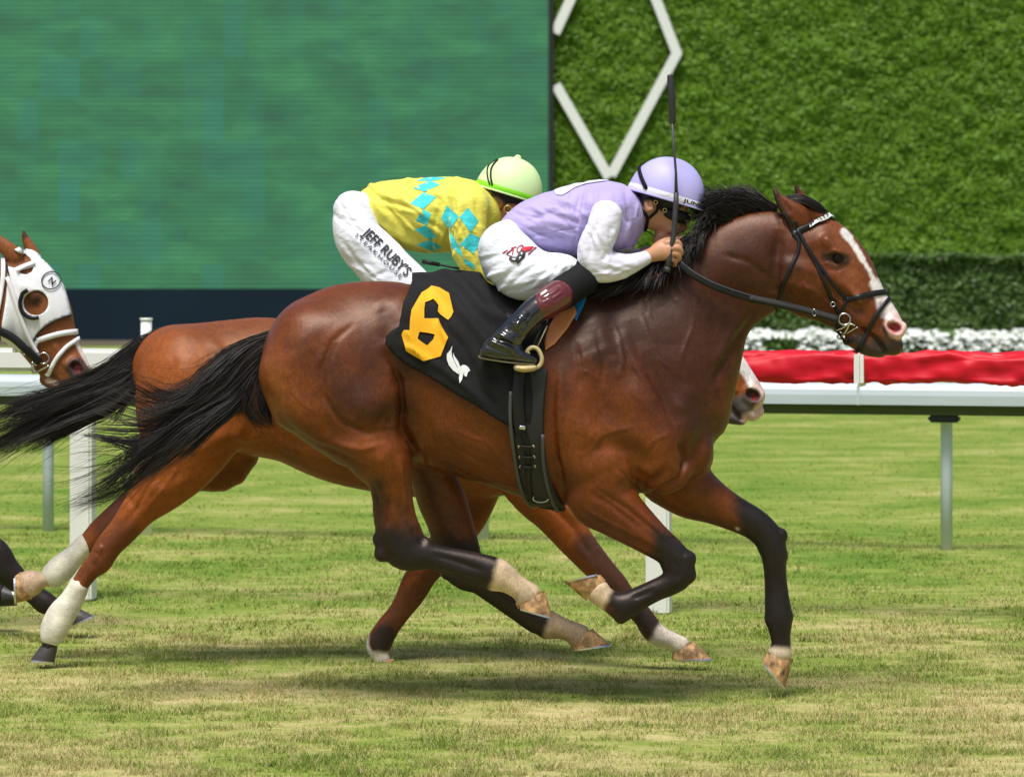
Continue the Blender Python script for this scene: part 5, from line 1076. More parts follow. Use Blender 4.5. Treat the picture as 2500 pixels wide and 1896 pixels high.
# breeches
FP = Field(.0055)
FP.add(sec([(1262, 524, 1228, 590, 70), (1240, 552, 1176, 660, 84), (1250, 600, 1190, 706, 80)], Y1, 0, 6), .03)
for L in (thighN, flip(thighN)): FP.add(sec(L, Y1, 0, 7), .04)
V, Q = FP.mesh(); V = relax(V, Q, 8, np.ones(len(V), bool))
V = sculpt(V, Q, [([(1180, 680), (1230, 660), (1290, 610)], 9, 4), ([(1190, 700), (1250, 690), (1310, 640)], 7, -4), ([(1170, 640), (1220, 620), (1280, 580)], 8, -3), ([(1385, 640), (1360, 670), (1330, 700)], 6, 4), ([(1375, 640), (1350, 666)], 5, -4), ([(1400, 636), (1385, 670), (1370, 694)], 4, 3), ([(1200, 590), (1240, 570), (1280, 574)], 7, 3),
                  ([(1360, 620), (1340, 650)], 5, 3), ([(1175, 600), (1168, 660), (1190, 700)], 5, -2), ([(1230, 560), (1260, 590), (1270, 610)], 6, -4), ([(1300, 712), (1340, 690), (1360, 668)], 6, -3)] + random_folds(22, 1180, 600, 1380, 710, -25, 90, 6) + random_folds(10, 1340, 630, 1400, 700, 120, 40, 7), Y1)
bpj = bvh_of(V, Q); br = link("breeches", raw("breeches", V, Q), wbr, jk1)
redp = mat("red_print", (.55, .01, .02), .6); dred = mat("dark_red_print", (.30, .01, .03), .6)
for pl in ([(398, 845), (440, 822), (445, 828), (412, 850), (480, 872), (478, 880)], [(430, 850), (480, 812), (487, 818), (440, 858)]): drape("print", J(pl), bpj, Y1, 2, dred, br, 4, .4)
lettering("print", "TO", J([(455, 868)])[0], J([(560, 838)])[0], 17, bpj, Y1, dred, br, 3, .01, .5)
drape("print", J([(553, 805), (640, 800), (612, 828), (575, 840), (545, 830)]), bpj, Y1, 3.2, redp, br, 4, .5)
for pl in ([(590, 855), (640, 818), (660, 812), (600, 862)], [(635, 808), (662, 806), (662, 814), (640, 816)]): drape("print", J(pl), bpj, Y1, 3, dred, br, 4, .4)
drape("boot_print", J([(545, 815), (580, 828), (568, 880), (520, 930), (505, 915), (470, 915), (452, 895), (455, 880), (510, 878), (528, 850)]), bpj, Y1, 2.6, ink, br, 4, .4)
for pl in ([(540, 850), (556, 845), (548, 870)], [(528, 880), (545, 875), (525, 905)], [(475, 892), (505, 890), (500, 905), (480, 903)]): drape("print", J(pl), bpj, Y1, 3.6, wht, br, 4, .4)
# knee sleeves, boots
bcl = mat("black_stretch", (.008, .008, .009), .75, spec=.2, bump=(200, .1)); patent = mat("patent_leather", (.006, .008, .011), .10, coat=1, bump=[(12, .3, (1, 1, 2), .012), (40, .15, (1, 1, 2), .004)]); maroon = mat("maroon_leather", (.11, .012, .016), .28, coat=.6, noise=(30, .2))
for sg in (-1, 1):
    fl_ = (lambda L: L) if sg < 0 else flip
    f_ = Field(.0055); f_.add(sec(fl_([(1436, 650, 1402, 642, 32, -112)] + shinN[:4]), Y1, 0, 6), .02, grow=.001); f_.add(crc([(1430, 690, 29, 32, sg * 124)], Y1), .02); V, Q = f_.mesh(); V = relax(V, Q, 4, np.ones(len(V), bool)); link("knee_sleeve", raw("knee_sleeve", V, Q), bcl, jk1)
    f_ = Field(.0050); f_.add(sec(fl_(shinN[3:]), Y1, 0, 6), .02, .012, grow=.004); f_.add(sec(fl_(footN), Y1, 0, 6), .02, grow=.003); V, Q = f_.mesh(); V = relax(V, Q, 3, np.ones(len(V), bool))
    rb_ = [([(1195, 812), (1225, 818), (1262, 838)], 5, 5), ([(1204, 826), (1240, 836), (1264, 850)], 4.5, -5), ([(1186, 826), (1220, 842), (1262, 856)], 4.5, 5), ([(1234, 800), (1258, 810), (1282, 826)], 5, -4), ([(1240, 786), (1262, 790), (1272, 816)], 5, 4), ([(1290, 760), (1284, 790), (1270, 812)], 6, -4), ([(1186, 840), (1210, 854), (1250, 866)], 4, -4), ([(1272, 770), (1262, 800)], 5, 4)]
    V = sculpt(V, Q, rb_, Y1, side=-1 if sg < 0 else 1); bt = link("boot", raw("boot", V, Q), patent, jk1)
    f_ = Field(.0050); f_.add(sec(fl_([(1388, 748, 1347, 690, 34, -166), (1362, 764, 1322, 708, 34, -183), (1339, 776, 1302, 724, 34, -190)]), Y1, 0, 6), .02, .004, grow=.005); V, Q = f_.mesh()
    V = sculpt(V, Q, [([(1334 + k * 7 - k * 2, 706 + k * 10), (1318 + k * 5, 718 + k * 10)], 2.2, 2.2, 0) for k in range(-1, 5)] + [([(1366 - 3, 704 + 0), (1330, 728)], 2.2, 2.2, 0), ([(1372, 714), (1336, 738)], 2.2, 2.2, 0), ([(1378, 724), (1343, 748)], 2.2, 2.2, 0)], Y1, side=-1 if sg < 0 else 1); link("cuff", raw("cuff", V, Q), maroon, bt)
    o = MB(); o.tube([P(a, b_, Y1 + sg * d / S(0)) for a, b_, d in smooth_pts([(1170, 868, 208), (1178, 874, 216), (1240, 884, 222), (1304, 889, 220)], 5)], 2.0 / S(0), 6); o.build("sole_edge", bpy.data.materials["buff_edge"], bt)
# helmet: shell with peak, band, straps; goggles
def helmet(y0, cx, cy, rx, ry, rb, tilt, shell_m, band_m, par, cut=.0, peak=True, name="helmet"):
    s0 = S(y0); nu, nv = 48, 22; V = []; F = []; c, s_ = math.cos(tilt), math.sin(tilt)
    def pt(u, v, g=1.0):
        e = .93; a = math.cos(v) ** e; x = math.cos(u) * a; z = math.sin(v); y = math.sin(u) * a
        X_, Z_ = x * rx * g * (1.04 if x < 0 else 1), z * ry * g; px_ = cx + X_ * c + Z_ * s_; py_ = cy + X_ * s_ - Z_ * c; return P(px_, py_, y0) + Vector((0, y * rb * g / s0, 0))
    v0 = cut
    for j in range(nv + 1):
        for i in range(nu): V.append(pt(2 * math.pi * i / nu, v0 + (math.pi / 2 - .02 - v0) * j / nv))
    for j in range(nv + 1):
        for i in range(nu): V.append(pt(2 * math.pi * i / nu, v0 + (math.pi / 2 - .02 - v0) * j / nv, .95))
    M = (nv + 1) * nu
    for j in range(nv):
        for i in range(nu):
            a, b_, c_, d = j * nu + i, j * nu + (i + 1) % nu, (j + 1) * nu + (i + 1) % nu, (j + 1) * nu + i; F.append((a, b_, c_, d)); F.append((a + M, d + M, c_ + M, b_ + M))
    for i in range(nu): F.append(((i + 1) % nu, i, i + M, (i + 1) % nu + M))
    F.append(tuple(nv * nu + i for i in range(nu)))
    h = link(name, raw(name, np.array([tuple(v) for v in V]), F), shell_m, par)
    def bandm(v1, v2, g, nm, m_):
        V = []; 
        for j in range(5):
            for i in range(nu): V.append(pt(2 * math.pi * i / nu, v1 + (v2 - v1) * j / 4, g if 0 < j < 4 else g - .012))
        return link(nm, raw(nm, np.array([tuple(v) for v in V]), [(j * nu + i, j * nu + (i + 1) % nu, (j + 1) * nu + (i + 1) % nu, (j + 1) * nu + i) for j in range(4) for i in range(nu)]), m_, h)
    bandm(v0 + .005, v0 + .145, 1.013, "band", band_m)
    bandm(v0 - .045, v0 + .005, 1.018, "rim", shell_m)
    if peak:
        V = []; n = 16
        for i in range(n + 1):
            u = -1.1 + 2.2 * i / n
            for k in range(3): p = pt(u, v0 - .01, 1.0 + .075 * k * math.cos(u * 1.35)); V += [p, p - Vector((0, 0, 2.5 / s0))]
        F = []
        for i in range(n):
            for k in range(2): a = i * 6 + k * 2; F += [(a, a + 2, a + 8, a + 6), (a + 1, a + 7, a + 9, a + 3)]
            F.append((i * 6 + 4, i * 6 + 5, i * 6 + 11, i * 6 + 10))
        link("peak", raw("peak", np.array([tuple(v) for v in V]), F), shell_m, h)
    return h, pt
hel_m = mat("lavender_helmet", (.45, .42, .80), .5, spec=.35, noise=(4, .04), bump=(5, .15, (1, 1, 1), .01))
h1, pt1 = helmet(Y1, 1626, 486, 93, 103, 76, .285, hel_m, whs, jk1)
VH = np.array([v.co for v in h1.data.vertices]); bh = BVHTree.FromPolygons([tuple(v) for v in VH], [tuple(p.vertices) for p in h1.data.polygons])
tV, tF = textmesh("JUNIOR", 1, .02); tV = tV - [tV[:, 0].min(), 0]; tW, tH = tV[:, 0].max(), tV[:, 1].max()
link("print", raw("print", np.array([tuple(pt1(-1.16 + 1.05 * u_ / tW, .03 + .085 * v_ / tH, 1.022)) for u_, v_ in tV]), tF), ink, h1, False)
strap("helmet_strap", J([(1480, 170), (1462, 200), (1480, 270), (1520, 360), (1570, 430), (1610, 470)]), 10, bh, Y1, bcl, h1, 4, 2.5)
strap("helmet_strap", J([(1480, 170), (1510, 145)]), 7, bh, Y1, bcl, h1, 2, 2)
bod = bpy.data.objects["body.001"] if "body.001" in bpy.data.objects else None
def gog(y0, cx, cy, par, frame, lens, sc_=1.0, rot=.3, wd=46):
    f_ = Field(.0032); c, s_ = math.cos(rot), math.sin(rot)
    def q(x, y): return cx + (x * c - y * s_) * sc_, cy + (x * s_ + y * c) * sc_
    a = q(-26, 0); b_ = q(0, 0); e = q(20, 0)
    for sg in (-1, 1): f_.add(crc([(*a, 11 * sc_, 7, sg * (wd + 3)), (*b_, 16 * sc_, 9, sg * (wd - 4)), (*e, 15 * sc_, 14, sg * (wd - 22))], y0, 0, 5), .008)
    f_.add(crc([(*q(24, 0), 13 * sc_, 16, -14), (*q(26, 0), 10 * sc_, 12, 0), (*q(24, 0), 13 * sc_, 16, 14)], y0), .008)
    V, Q = f_.mesh(); g_ = link("goggles", raw("goggles", V, Q), frame, par)
    for sg in (-1, 1):
        f_ = Field(.0032); f_.add(crc([(*q(6, 2), 9 * sc_, 9, sg * (wd - 8)), (*q(24, 3), 10 * sc_, 14, sg * (wd - 24))], y0, 0, 5), .006)
        V, Q = f_.mesh(); link("lens", raw("lens", V, Q), lens, g_)
    return g_
lens_m = mat("goggle_lens", (.10, .11, .08), .06, coat=1, spec=.8); gold = mat("gold_metal", (.75, .55, .25), .3, metal=1)
g1 = gog(Y1, 1652, 527, jk1, leather, lens_m, 1.0, .32, 46)
# near-side head fittings
FHd = Field(.004); FHd.add(ell(Y1, 1618, 486, 66, 56, 47, 0, .1), .02); FHd.add(crc([(1630, 530, 40, 40), (1634, 556, 30, 32), (1622, 574, 22, 24)], Y1), .03); FHd.add(crc([(1565, 520, 40, 38), (1592, 520, 40, 38)], Y1), .03); V, Q = FHd.mesh(); bhd = bvh_of(V, Q)
strap("goggle_band", J([(1570, 440), (1610, 480), (1650, 520)]), 11, bhd, Y1, bcl, g1, 6, 2, True)
strap("chin_strap", J([(1410, 450), (1450, 490), (1500, 540), (1520, 580), (1510, 640), (1500, 690), (1560, 720)]), 8.5, bhd, Y1, bcl, h1, 3, 2, True)
strap("chin_strap", J([(1600, 480), (1590, 520), (1560, 550), (1525, 580)]), 7, bhd, Y1, bcl, h1, 3, 2, True)
for q in J([(1582, 452), (1652, 512)]): ring(q[0], q[1], 4.5, 1.1, 12, "buckle", g1, bhd, Y1, gold)
q = P(1690, 524, Y1 - 30 / S(0)); o = MB(); o.torus(q, 6 / S(0), 1.4 / S(0), sx=1.2, sy=.5); o.build("buckle", gold, g1)
# whip
wh = MB(); W3 = lambda x, y, d: P(x, y, Y1 + d / S(0))
crop = empty("riding_crop", P(1640, 600, Y1 - .13), "black riding crop held upright in the front jockey's hand", "whip")
o = MB(); o.tube([W3(1628, 660, -96), (W3(1634, 630, -97)), W3(1645, 571, -98), W3(1650, 500, -98), W3(1651, 470, -98)], [7.5 / S(0), 6.0 / S(0), 6.4 / S(0), 6.6 / S(0), 6.0 / S(0)], 12); o.tube([W3(1627, 664, -96), W3(1630, 652, -96)], 8.5 / S(0), 12); o.build("handle", mat("rubber_grip", (.035, .036, .038), .55, bump=(90, .8, (.2, 1, 1), .003)), crop)
o = MB(); o.tube([W3(1651, 472, -98), W3(1650, 420, -98), W3(1647, 380, -98), W3(1641, 300, -98)], [4.6 / S(0), 3.2 / S(0), 3 / S(0), 3 / S(0)], 8); o.build("shaft", mat("braided_shaft", (.05, .05, .055), .4, bump=(150, .8)), crop)
o = MB(); o.tube([W3(1643, 306, -98), W3(1642, 298, -98), W3(1640, 240, -98), W3(1636, 186, -98), W3(1635, 182, -98)], [4 / S(0), 8.2 / S(0), 9 / S(0), 7.5 / S(0), 5 / S(0)], 12, squash=.5); o.build("padded_flap", mat("flap_leather", (.022, .022, .024), .45, bump=(60, .3)), crop)
# mane seen over the hand
# ------------------------------------------------------------------ SECOND HORSE (behind the bay) AND ITS JOCKEY
Y2 = 1.3
T2 = [(470, 800, 385, 1000, 110), (524, 790, 470, 1070, 142), (590, 780, 560, 1096, 150), (660, 774, 640, 1116, 150), (740, 790, 730, 1138, 150), (860, 802, 850, 1186, 155), (1000, 806, 1010, 1212, 158), (1120, 795, 1150, 1218, 150), (1220, 785, 1265, 1198, 130), (1310, 790, 1370, 1150, 105)]
N2 = [(1250, 790, 1430, 1120, 100), (1330, 770, 1450, 1060, 88), (1410, 740, 1480, 985, 72), (1480, 712, 1540, 915, 60), (1545, 690, 1600, 865, 52), (1600, 680, 1625, 850, 48)]
H2 = [(1672, 690, 1598, 854, 48), (1717, 735, 1623, 899, 50), (1754, 782, 1656, 929, 46), (1782, 824, 1698, 954, 40), (1810, 866, 1726, 970, 35), (1834, 902, 1746, 988, 31), (1857, 935, 1764, 1004, 31), (1874, 962, 1788, 1018, 28)]
A2 = [(630, 1020, 360, 985, 80, -80), (590, 1070, 335, 1062, 74, -84), (540, 1130, 320, 1120, 66, -84), (470, 1195, 310, 1175, 54, -84), (400, 1243, 290, 1232, 44, -82), (350, 1292, 256, 1290, 36, -80), (305, 1335, 226, 1330, 32, -80), (282, 1370, 206, 1368, 31, -80), (250, 1394, 190, 1388, 27, -80), (213, 1440, 172, 1422, 23, -80), (196, 1480, 148, 1458, 23, -80),
      (178, 1515, 120, 1488, 25, -80), (160, 1545, 104, 1524, 26, -80), (147, 1562, 103, 1558, 21, -80), (139, 1580, 100, 1578, 22, -80)]
B2 = [(655, 1090, 430, 1000, 80, 80), (600, 1172, 470, 1060, 60, 84), (540, 1180, 430, 1090, 52, 84), (470, 1200, 390, 1130, 44, 84), (390, 1250, 330, 1175, 38, 82), (330, 1300, 270, 1230, 33, 80), (280, 1330, 225, 1272, 31, 80), (240, 1345, 204, 1300, 27, 80), (205, 1365, 168, 1338, 24, 80), (172, 1408, 126, 1368, 27, 80), (150, 1424, 108, 1388, 25, 80), (118, 1428, 94, 1400, 20, 80), (95, 1448, 70, 1392, 24, 80), (78, 1460, 54, 1394, 26, 80)]
E2 = [(1250, 1120, 1090, 1130, 60, 70), (1222, 1200, 1100, 1180, 50, 74), (1190, 1270, 1085, 1240, 42, 74), (1150, 1325, 1055, 1300, 36, 74), (1110, 1370, 1018, 1350, 33, 74), (1078, 1400, 990, 1392, 31, 74), (1055, 1432, 976, 1420, 28, 74), (1036, 1460, 962, 1455, 24, 74), (1005, 1499, 944, 1490, 23, 74), (974, 1542, 912, 1530, 25, 74), (956, 1578, 893, 1568, 25, 74), (948, 1596, 902, 1594, 21, 74), (958, 1612, 914, 1616, 22, 74)]
G2 = [(1330, 1060, 1200, 1180, 60, -70), (1360, 1165, 1255, 1236, 48, -72), (1405, 1222, 1300, 1272, 42, -72), (1446, 1300, 1362, 1335, 36, -72), (1496, 1370, 1424, 1396, 32, -72), (1530, 1412, 1468, 1440, 31, -72), (1556, 1452, 1505, 1480, 27, -72), (1592, 1490, 1545, 1514, 23, -72), (1612, 1518, 1566, 1548, 24, -72), (1630, 1534, 1590, 1571, 25, -72), (1658, 1548, 1630, 1582, 20, -72), (1688, 1562, 1642, 1592, 24, -72)]
F2 = Field(.0078, [(P(1720, 0, Y2).x, P(1890, 0, Y2).x, P(0, 1050, Y2).z, P(0, 840, Y2).z)], .0045, .0072)
F2.add(sec(T2, Y2, 0, 6), .03, .12); F2.add(sec(N2, Y2), .05, .05); F2.add(sec(H2, Y2), .03, .026)
for sg in (-1, 1):
    F2.add(sec([(500, 810, 400, 910, 68, sg * 66), (560, 850, 350, 960, 84, sg * 80), (600, 930, 335, 1010, 86, sg * 84), (620, 1010, 345, 1060, 80, sg * 84)], Y2), .05)
    F2.add(sec([(1200, 830, 1160, 880, 45, sg * 70), (1260, 930, 1150, 1010, 60, sg * 84), (1330, 1040, 1200, 1140, 62, sg * 72)], Y2), .05)
    F2.add(crc([(1630, 800, 66, 24, sg * 36)], Y2), .03); F2.add(ell(Y2, 1839, 964, 28, 24, 14, sg * 27, .6), .015); F2.add(ell(Y2, 1838, 964, 18, 13, 20, sg * 41, .5), .008, op='-')
    F2.add(crc([(1585, 640, 3, 3, sg * 28), (1592, 665, 12, 9, sg * 30), (1605, 695, 20, 13, sg * 30)], Y2), .012)
F2.add(crc([(1768, 1014, 18, 24), (1796, 1022, 15, 24), (1812, 1028, 10, 18)], Y2), .008); F2.add(crc([(1838, 1012, 17, 24), (1852, 1004, 14, 18)], Y2), .012)
for L in (A2, B2, E2, G2): F2.add(sec(L, Y2), .022, .010)
V, Q = F2.mesh(); p_ = proj(V); V = relax(V, Q, 18, (p_[:, 0] < 1560) & (p_[:, 1] < 1120)); V = relax(V, Q, 3, (p_[:, 0] >= 1560) | (p_[:, 1] >= 1120))
r2 = [([(470, 860), (430, 960), (420, 1060)], 30, 6), ([(560, 900), (520, 980), (540, 1060)], 30, -5), ([(430, 1080), (480, 1100), (560, 1060), (620, 1040)], 18, 6), ([(350, 1180), (400, 1200), (470, 1160)], 18, 5), ([(300, 1200), (330, 1240), (300, 1290)], 12, -5), ([(560, 1060), (600, 1070), (640, 1060)], 10, 6), ([(600, 1030), (660, 1040), (760, 1100)], 12, -5),
      ([(660, 1080), (760, 1110), (860, 1150)], 14, 4), ([(250, 1330), (235, 1350)], 9, 5), ([(210, 1380), (180, 1440)], 6, -4), ([(1300, 1190), (1400, 1290), (1460, 1380)], 9, -5), ([(1330, 1190), (1420, 1280)], 9, 4), ([(1060, 1400), (1000, 1480), (950, 1550)], 6, -4), ([(640, 850), (600, 880), (580, 940), (600, 1000)], 12, -4), ([(430, 870), (420, 940), (450, 1010), (520, 1040)], 9, -4), ([(500, 820), (540, 860), (530, 920)], 16, 4), ([(390, 1150), (350, 1210), (320, 1270)], 5, -4), ([(440, 1130), (400, 1190), (350, 1250)], 5, 3), ([(240, 1350), (225, 1375)], 6, 4), ([(1770, 980), (1790, 1000), (1808, 1024)], 5, -8, 0), ([(1790, 940), (1800, 960)], 6, 4)]
V = sculpt(V, Q, r2, Y2)
BR2 = (.235, .060, .009)
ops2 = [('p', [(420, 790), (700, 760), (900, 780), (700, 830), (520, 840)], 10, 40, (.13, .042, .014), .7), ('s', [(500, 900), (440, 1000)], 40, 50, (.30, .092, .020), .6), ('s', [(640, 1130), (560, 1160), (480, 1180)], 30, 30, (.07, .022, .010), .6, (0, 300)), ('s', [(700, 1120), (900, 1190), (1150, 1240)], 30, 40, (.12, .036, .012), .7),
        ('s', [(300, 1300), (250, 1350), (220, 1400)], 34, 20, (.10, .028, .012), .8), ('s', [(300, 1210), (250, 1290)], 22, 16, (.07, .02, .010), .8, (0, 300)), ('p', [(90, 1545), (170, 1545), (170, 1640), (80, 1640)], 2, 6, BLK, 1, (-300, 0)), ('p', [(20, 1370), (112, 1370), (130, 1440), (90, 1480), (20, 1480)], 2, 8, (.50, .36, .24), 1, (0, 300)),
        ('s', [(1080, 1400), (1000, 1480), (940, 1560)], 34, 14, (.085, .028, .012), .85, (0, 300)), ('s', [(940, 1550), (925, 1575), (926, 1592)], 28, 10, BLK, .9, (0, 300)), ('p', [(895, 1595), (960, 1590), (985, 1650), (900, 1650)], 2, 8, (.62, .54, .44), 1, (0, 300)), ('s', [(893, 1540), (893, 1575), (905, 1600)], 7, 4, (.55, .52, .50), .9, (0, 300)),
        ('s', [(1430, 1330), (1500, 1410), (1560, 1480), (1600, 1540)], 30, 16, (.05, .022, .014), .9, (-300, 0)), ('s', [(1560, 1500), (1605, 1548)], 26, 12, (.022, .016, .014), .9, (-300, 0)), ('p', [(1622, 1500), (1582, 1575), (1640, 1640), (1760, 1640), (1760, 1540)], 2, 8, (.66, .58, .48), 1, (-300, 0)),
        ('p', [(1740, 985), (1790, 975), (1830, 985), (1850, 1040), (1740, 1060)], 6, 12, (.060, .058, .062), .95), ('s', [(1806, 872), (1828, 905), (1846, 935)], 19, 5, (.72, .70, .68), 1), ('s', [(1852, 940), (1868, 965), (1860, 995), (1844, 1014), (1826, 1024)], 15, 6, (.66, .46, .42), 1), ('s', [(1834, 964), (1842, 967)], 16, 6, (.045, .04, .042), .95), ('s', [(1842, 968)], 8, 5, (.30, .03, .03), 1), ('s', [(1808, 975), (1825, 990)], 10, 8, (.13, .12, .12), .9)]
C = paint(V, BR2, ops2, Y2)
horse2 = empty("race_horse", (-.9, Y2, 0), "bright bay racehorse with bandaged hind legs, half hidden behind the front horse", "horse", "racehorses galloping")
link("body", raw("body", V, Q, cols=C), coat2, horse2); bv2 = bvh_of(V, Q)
hoof("hoof", Y2, -80, (141, 1577), (99, 1574), (72, 1611), (132, 1618), 24, hoof_d, horse2)
hoof("hoof", Y2, 80, (80, 1462), (50, 1392), (36, 1404), (38, 1472), 26, hoof_m, horse2)
hoof("hoof", Y2, 74, (960, 1606), (910, 1612), (922, 1634), (974, 1630), 22, hoof_m, horse2)
hoof("hoof", Y2, -72, (1692, 1563), (1640, 1590), (1638, 1612), (1738, 1608), 26, hoof_m, horse2)
bandage = mat("white_bandage", (.62, .60, .50), .8, noise=[(16, .28), (60, .15, (1, 1, 3))], bump=(70, .3, (1, 1, 4), .003))
def wrapb(L, y0, g, mt, par, nm="leg_bandage"):
    f_ = Field(.006); f_.add(sec(L, y0, 0, 6), .01, .003, grow=g); V, Q = f_.mesh(); V = relax(V, Q, 2, np.ones(len(V), bool)); return link(nm, raw(nm, V, Q), mt, par)
wrapb([(213, 1438, 174, 1420, 23, -80), (196, 1480, 148, 1458, 23, -80), (178, 1515, 120, 1488, 25, -80), (160, 1545, 104, 1524, 26, -80), (148, 1560, 103, 1554, 22, -80)], Y2, .006, bandage, horse2)
wrapb([(226, 1346, 198, 1306, 24, 80), (205, 1365, 168, 1338, 24, 80), (172, 1408, 126, 1368, 27, 80), (150, 1424, 108, 1388, 25, 80)], Y2, .006, bandage, horse2)
TG2 = [[(452, 800, 0), (390, 806, -2), (320, 845, -6), (250, 905, -10), (150, 950, -10), (20, 990, -6), (-90, 1040, 0)], [(444, 812, 0), (380, 830, -4), (310, 880, -10), (240, 930, -14), (130, 975, -12), (0, 1030, -8), (-110, 1090, 0)],
       [(440, 830, 0), (384, 860, -6), (320, 920, -12), (250, 960, -16), (140, 1010, -14), (10, 1080, -10), (-100, 1130, 0)], [(430, 850, 0), (380, 890, -6), (330, 950, -12), (270, 1000, -16), (180, 1036, -14), (60, 1095, -8), (-60, 1160, 0)]]
hair("tail", TG2, 4400, black_hair, horse2, Y2, r=1.05, seg=22, jit=26, curl=18, lmin=.45, seed=16, spread=12, nc=50, tight=.42)
hair("tail_wisp", [[(330, 960, -12), (280, 1010, -14), (230, 1040, -14)], [(330, 940, -12), (300, 1000, -14), (260, 1080, -14)], [(300, 900, -10), (220, 890, -12), (120, 920, -10), (20, 930, -6)]], 90, brown_hair, horse2, Y2, r=1.0, seg=14, jit=14, curl=10, lmin=.5, seed=17, spread=10)
hair("mane", [[(1590, 676, 0), (1540, 690, -20), (1500, 720, -40)], [(1500, 700, 0), (1450, 720, -30), (1420, 770, -50)], [(1400, 745, 0), (1350, 770, -40), (1310, 800, -60)]], 500, black_hair, horse2, Y2, r=1.5, jit=8, curl=5, seed=18, spread=14)
bri2 = empty("bridle", (P(1740, 860, Y2).x, Y2, P(0, 860, Y2).z), "white bridle on the horse half hidden behind the front horse", "bridle")
strap("noseband", [(1720, 905), (1760, 885), (1795, 872), (1803, 868)], 14, bv2, Y2, wht, bri2, 2, 4, True); strap("cheekpiece", [(1610, 700), (1650, 790), (1700, 890), (1720, 930)], 10, bv2, Y2, wht, bri2, 2, 3, True)
# saddle of the second horse, mostly hidden
sad2 = empty("racing_saddle", (P(1050, 800, Y2).x, Y2, P(0, 800, Y2).z), "small saddle and cloth under the yellow jockey, mostly hidden", "saddle")
f_ = Field(.010); f_.add(sec([(960, 785, 970, 850, 70), (1020, 790, 1030, 860, 88), (1090, 782, 1100, 850, 80), (1130, 772, 1130, 830, 50)], Y2, 0, 6), .02); a, b_ = f_.mesh(); link("seat", raw("seat", a, b_), leather, sad2)
drape("saddle_cloth", [(940, 815), (1150, 800), (1160, 1000), (1060, 1000), (930, 930)], bv2, Y2, 5, mat("green_cloth", (.02, .12, .05), .8), sad2, 14, 2, mirror=True)
# ---- jockey in yellow
K = lambda pl: [(780 + x * .31646, 350 + y * .31646) for x, y in pl]
yls = silk("yellow_silk", (.76, .70, .10), .06); cys = silk("cyan_silk", (.06, .68, .72), .05); wb2 = silk("white_breeches_plain", (.76, .79, .86))
jk2 = empty("person", (P(980, 600, Y2).x, Y2, P(0, 790, Y2).z), "crouching jockey in yellow silks with cyan diamonds and pale green helmet", "jockey", "jockeys riding")
T2J = [(896, 470, 908, 552, 70), (926, 444, 940, 580, 84), (980, 436, 990, 606, 94), (1040, 434, 1048, 618, 100), (1100, 432, 1112, 614, 104), (1146, 446, 1166, 596, 84), (1160, 462, 1180, 570, 60)]
armN2 = [(1190, 500, 1108, 496, 34, -112), (1188, 550, 1094, 560, 33, -122), (1184, 600, 1104, 622, 31, -124), (1190, 640, 1134, 672, 28, -118), (1220, 650, 1176, 700, 26, -104), (1280, 650, 1256, 696, 21, -84)]
thigh2 = [(900, 474, 822, 556, 60, -50), (925, 545, 826, 612, 60, -74), (965, 588, 858, 656, 54, -88), (1005, 628, 895, 700, 50, -104), (1045, 664, 945, 742, 46, -118), (1076, 700, 1010, 776, 40, -130)]
shin2 = [(1080, 730, 1020, 780, 36, -150), (1030, 800, 985, 760, 32, -170), (975, 850, 930, 810, 30, -186), (930, 890, 890, 850, 28, -190)]
FJ = Field(.0065, [(P(1170, 0, Y2).x, P(1300, 0, Y2).x, P(0, 600, Y2).z, P(0, 470, Y2).z)], .0042, .005)
FJ.add(sec(T2J, Y2, 0, 6), .03, grow=-.026)
for L in (thigh2, flip(thigh2), shin2, flip(shin2), armN2, flip(armN2)): FJ.add(sec(L, Y2), .012, grow=-.020)
FJ.add(crc([(1160, 520, 40, 38), (1200, 530, 38, 36)], Y2), .03); FJ.add(ell(Y2, 1240, 486, 60, 52, 44, 0, .1), .02); FJ.add(crc([(1240, 525, 38, 38), (1238, 552, 27, 30), (1226, 572, 19, 22)], Y2), .03)
FJ.add(crc([(1265, 524, 14, 30), (1274, 540, 8, 11), (1280, 554, 7, 8)], Y2), .012)
for sg in (-1, 1): FJ.add(ell(Y2, 1197, 489, 16, 10, 6, sg * 47, 1.35), .004); FJ.add(ell(Y2, 1199, 488, 8, 4.5, 5, sg * 54, 1.35), .003, op='-')
for sg, d0 in ((-1, -80), (1, 40)):
    FJ.add(crc([(1270, 668, 20, 15, d0), (1300, 662, 22, 14, d0 + 6)], Y2), .01)
    for k in range(4): FJ.add(crc([(1310, 648 + k * 10, 7.5, 7.5, d0 - 2), (1328, 648 + k * 10, 7, 7, d0), (1332, 654 + k * 9, 6.5, 6.5, d0 + 14), (1320, 656 + k * 9, 6, 6, d0 + 20)], Y2, 0, 4), .004)
    FJ.add(crc([(1286, 650, 8.5, 8, d0), (1306, 640, 7.5, 7.5, d0 + 4), (1322, 640, 6.5, 6.5, d0 + 10)], Y2, 0, 4), .005)
V, Q = FJ.mesh(); C = paint(V, (.46, .225, .125), [('p', [(1150, 455), (1210, 465), (1300, 480), (1250, 510), (1214, 478), (1186, 486), (1180, 520), (1160, 500)], 2, 5, (.018, .013, .011), 1), ('s', [(1176, 555), (1190, 575)], 8, 8, (.10, .05, .035), .6), ('s', [(1197, 489)], 12, 6, (.58, .25, .19), .5)], Y2)
link("body", raw("body", V, Q, cols=C), skin, jk2)
FT = Field(.0060); FT.add(sec(T2J, Y2, 0, 8), .03, .03); FT.add(crc([(1140, 505, 46, 56), (1160, 518, 40, 44)], Y2), .03)
for L in (armN2, flip(armN2)): FT.add(sec(L[:5], Y2, 0, 8), .03, .01)
for sg in (-1, 1): FT.add(crc([(1140, 505, 50, 40, sg * 74)], Y2), .04)
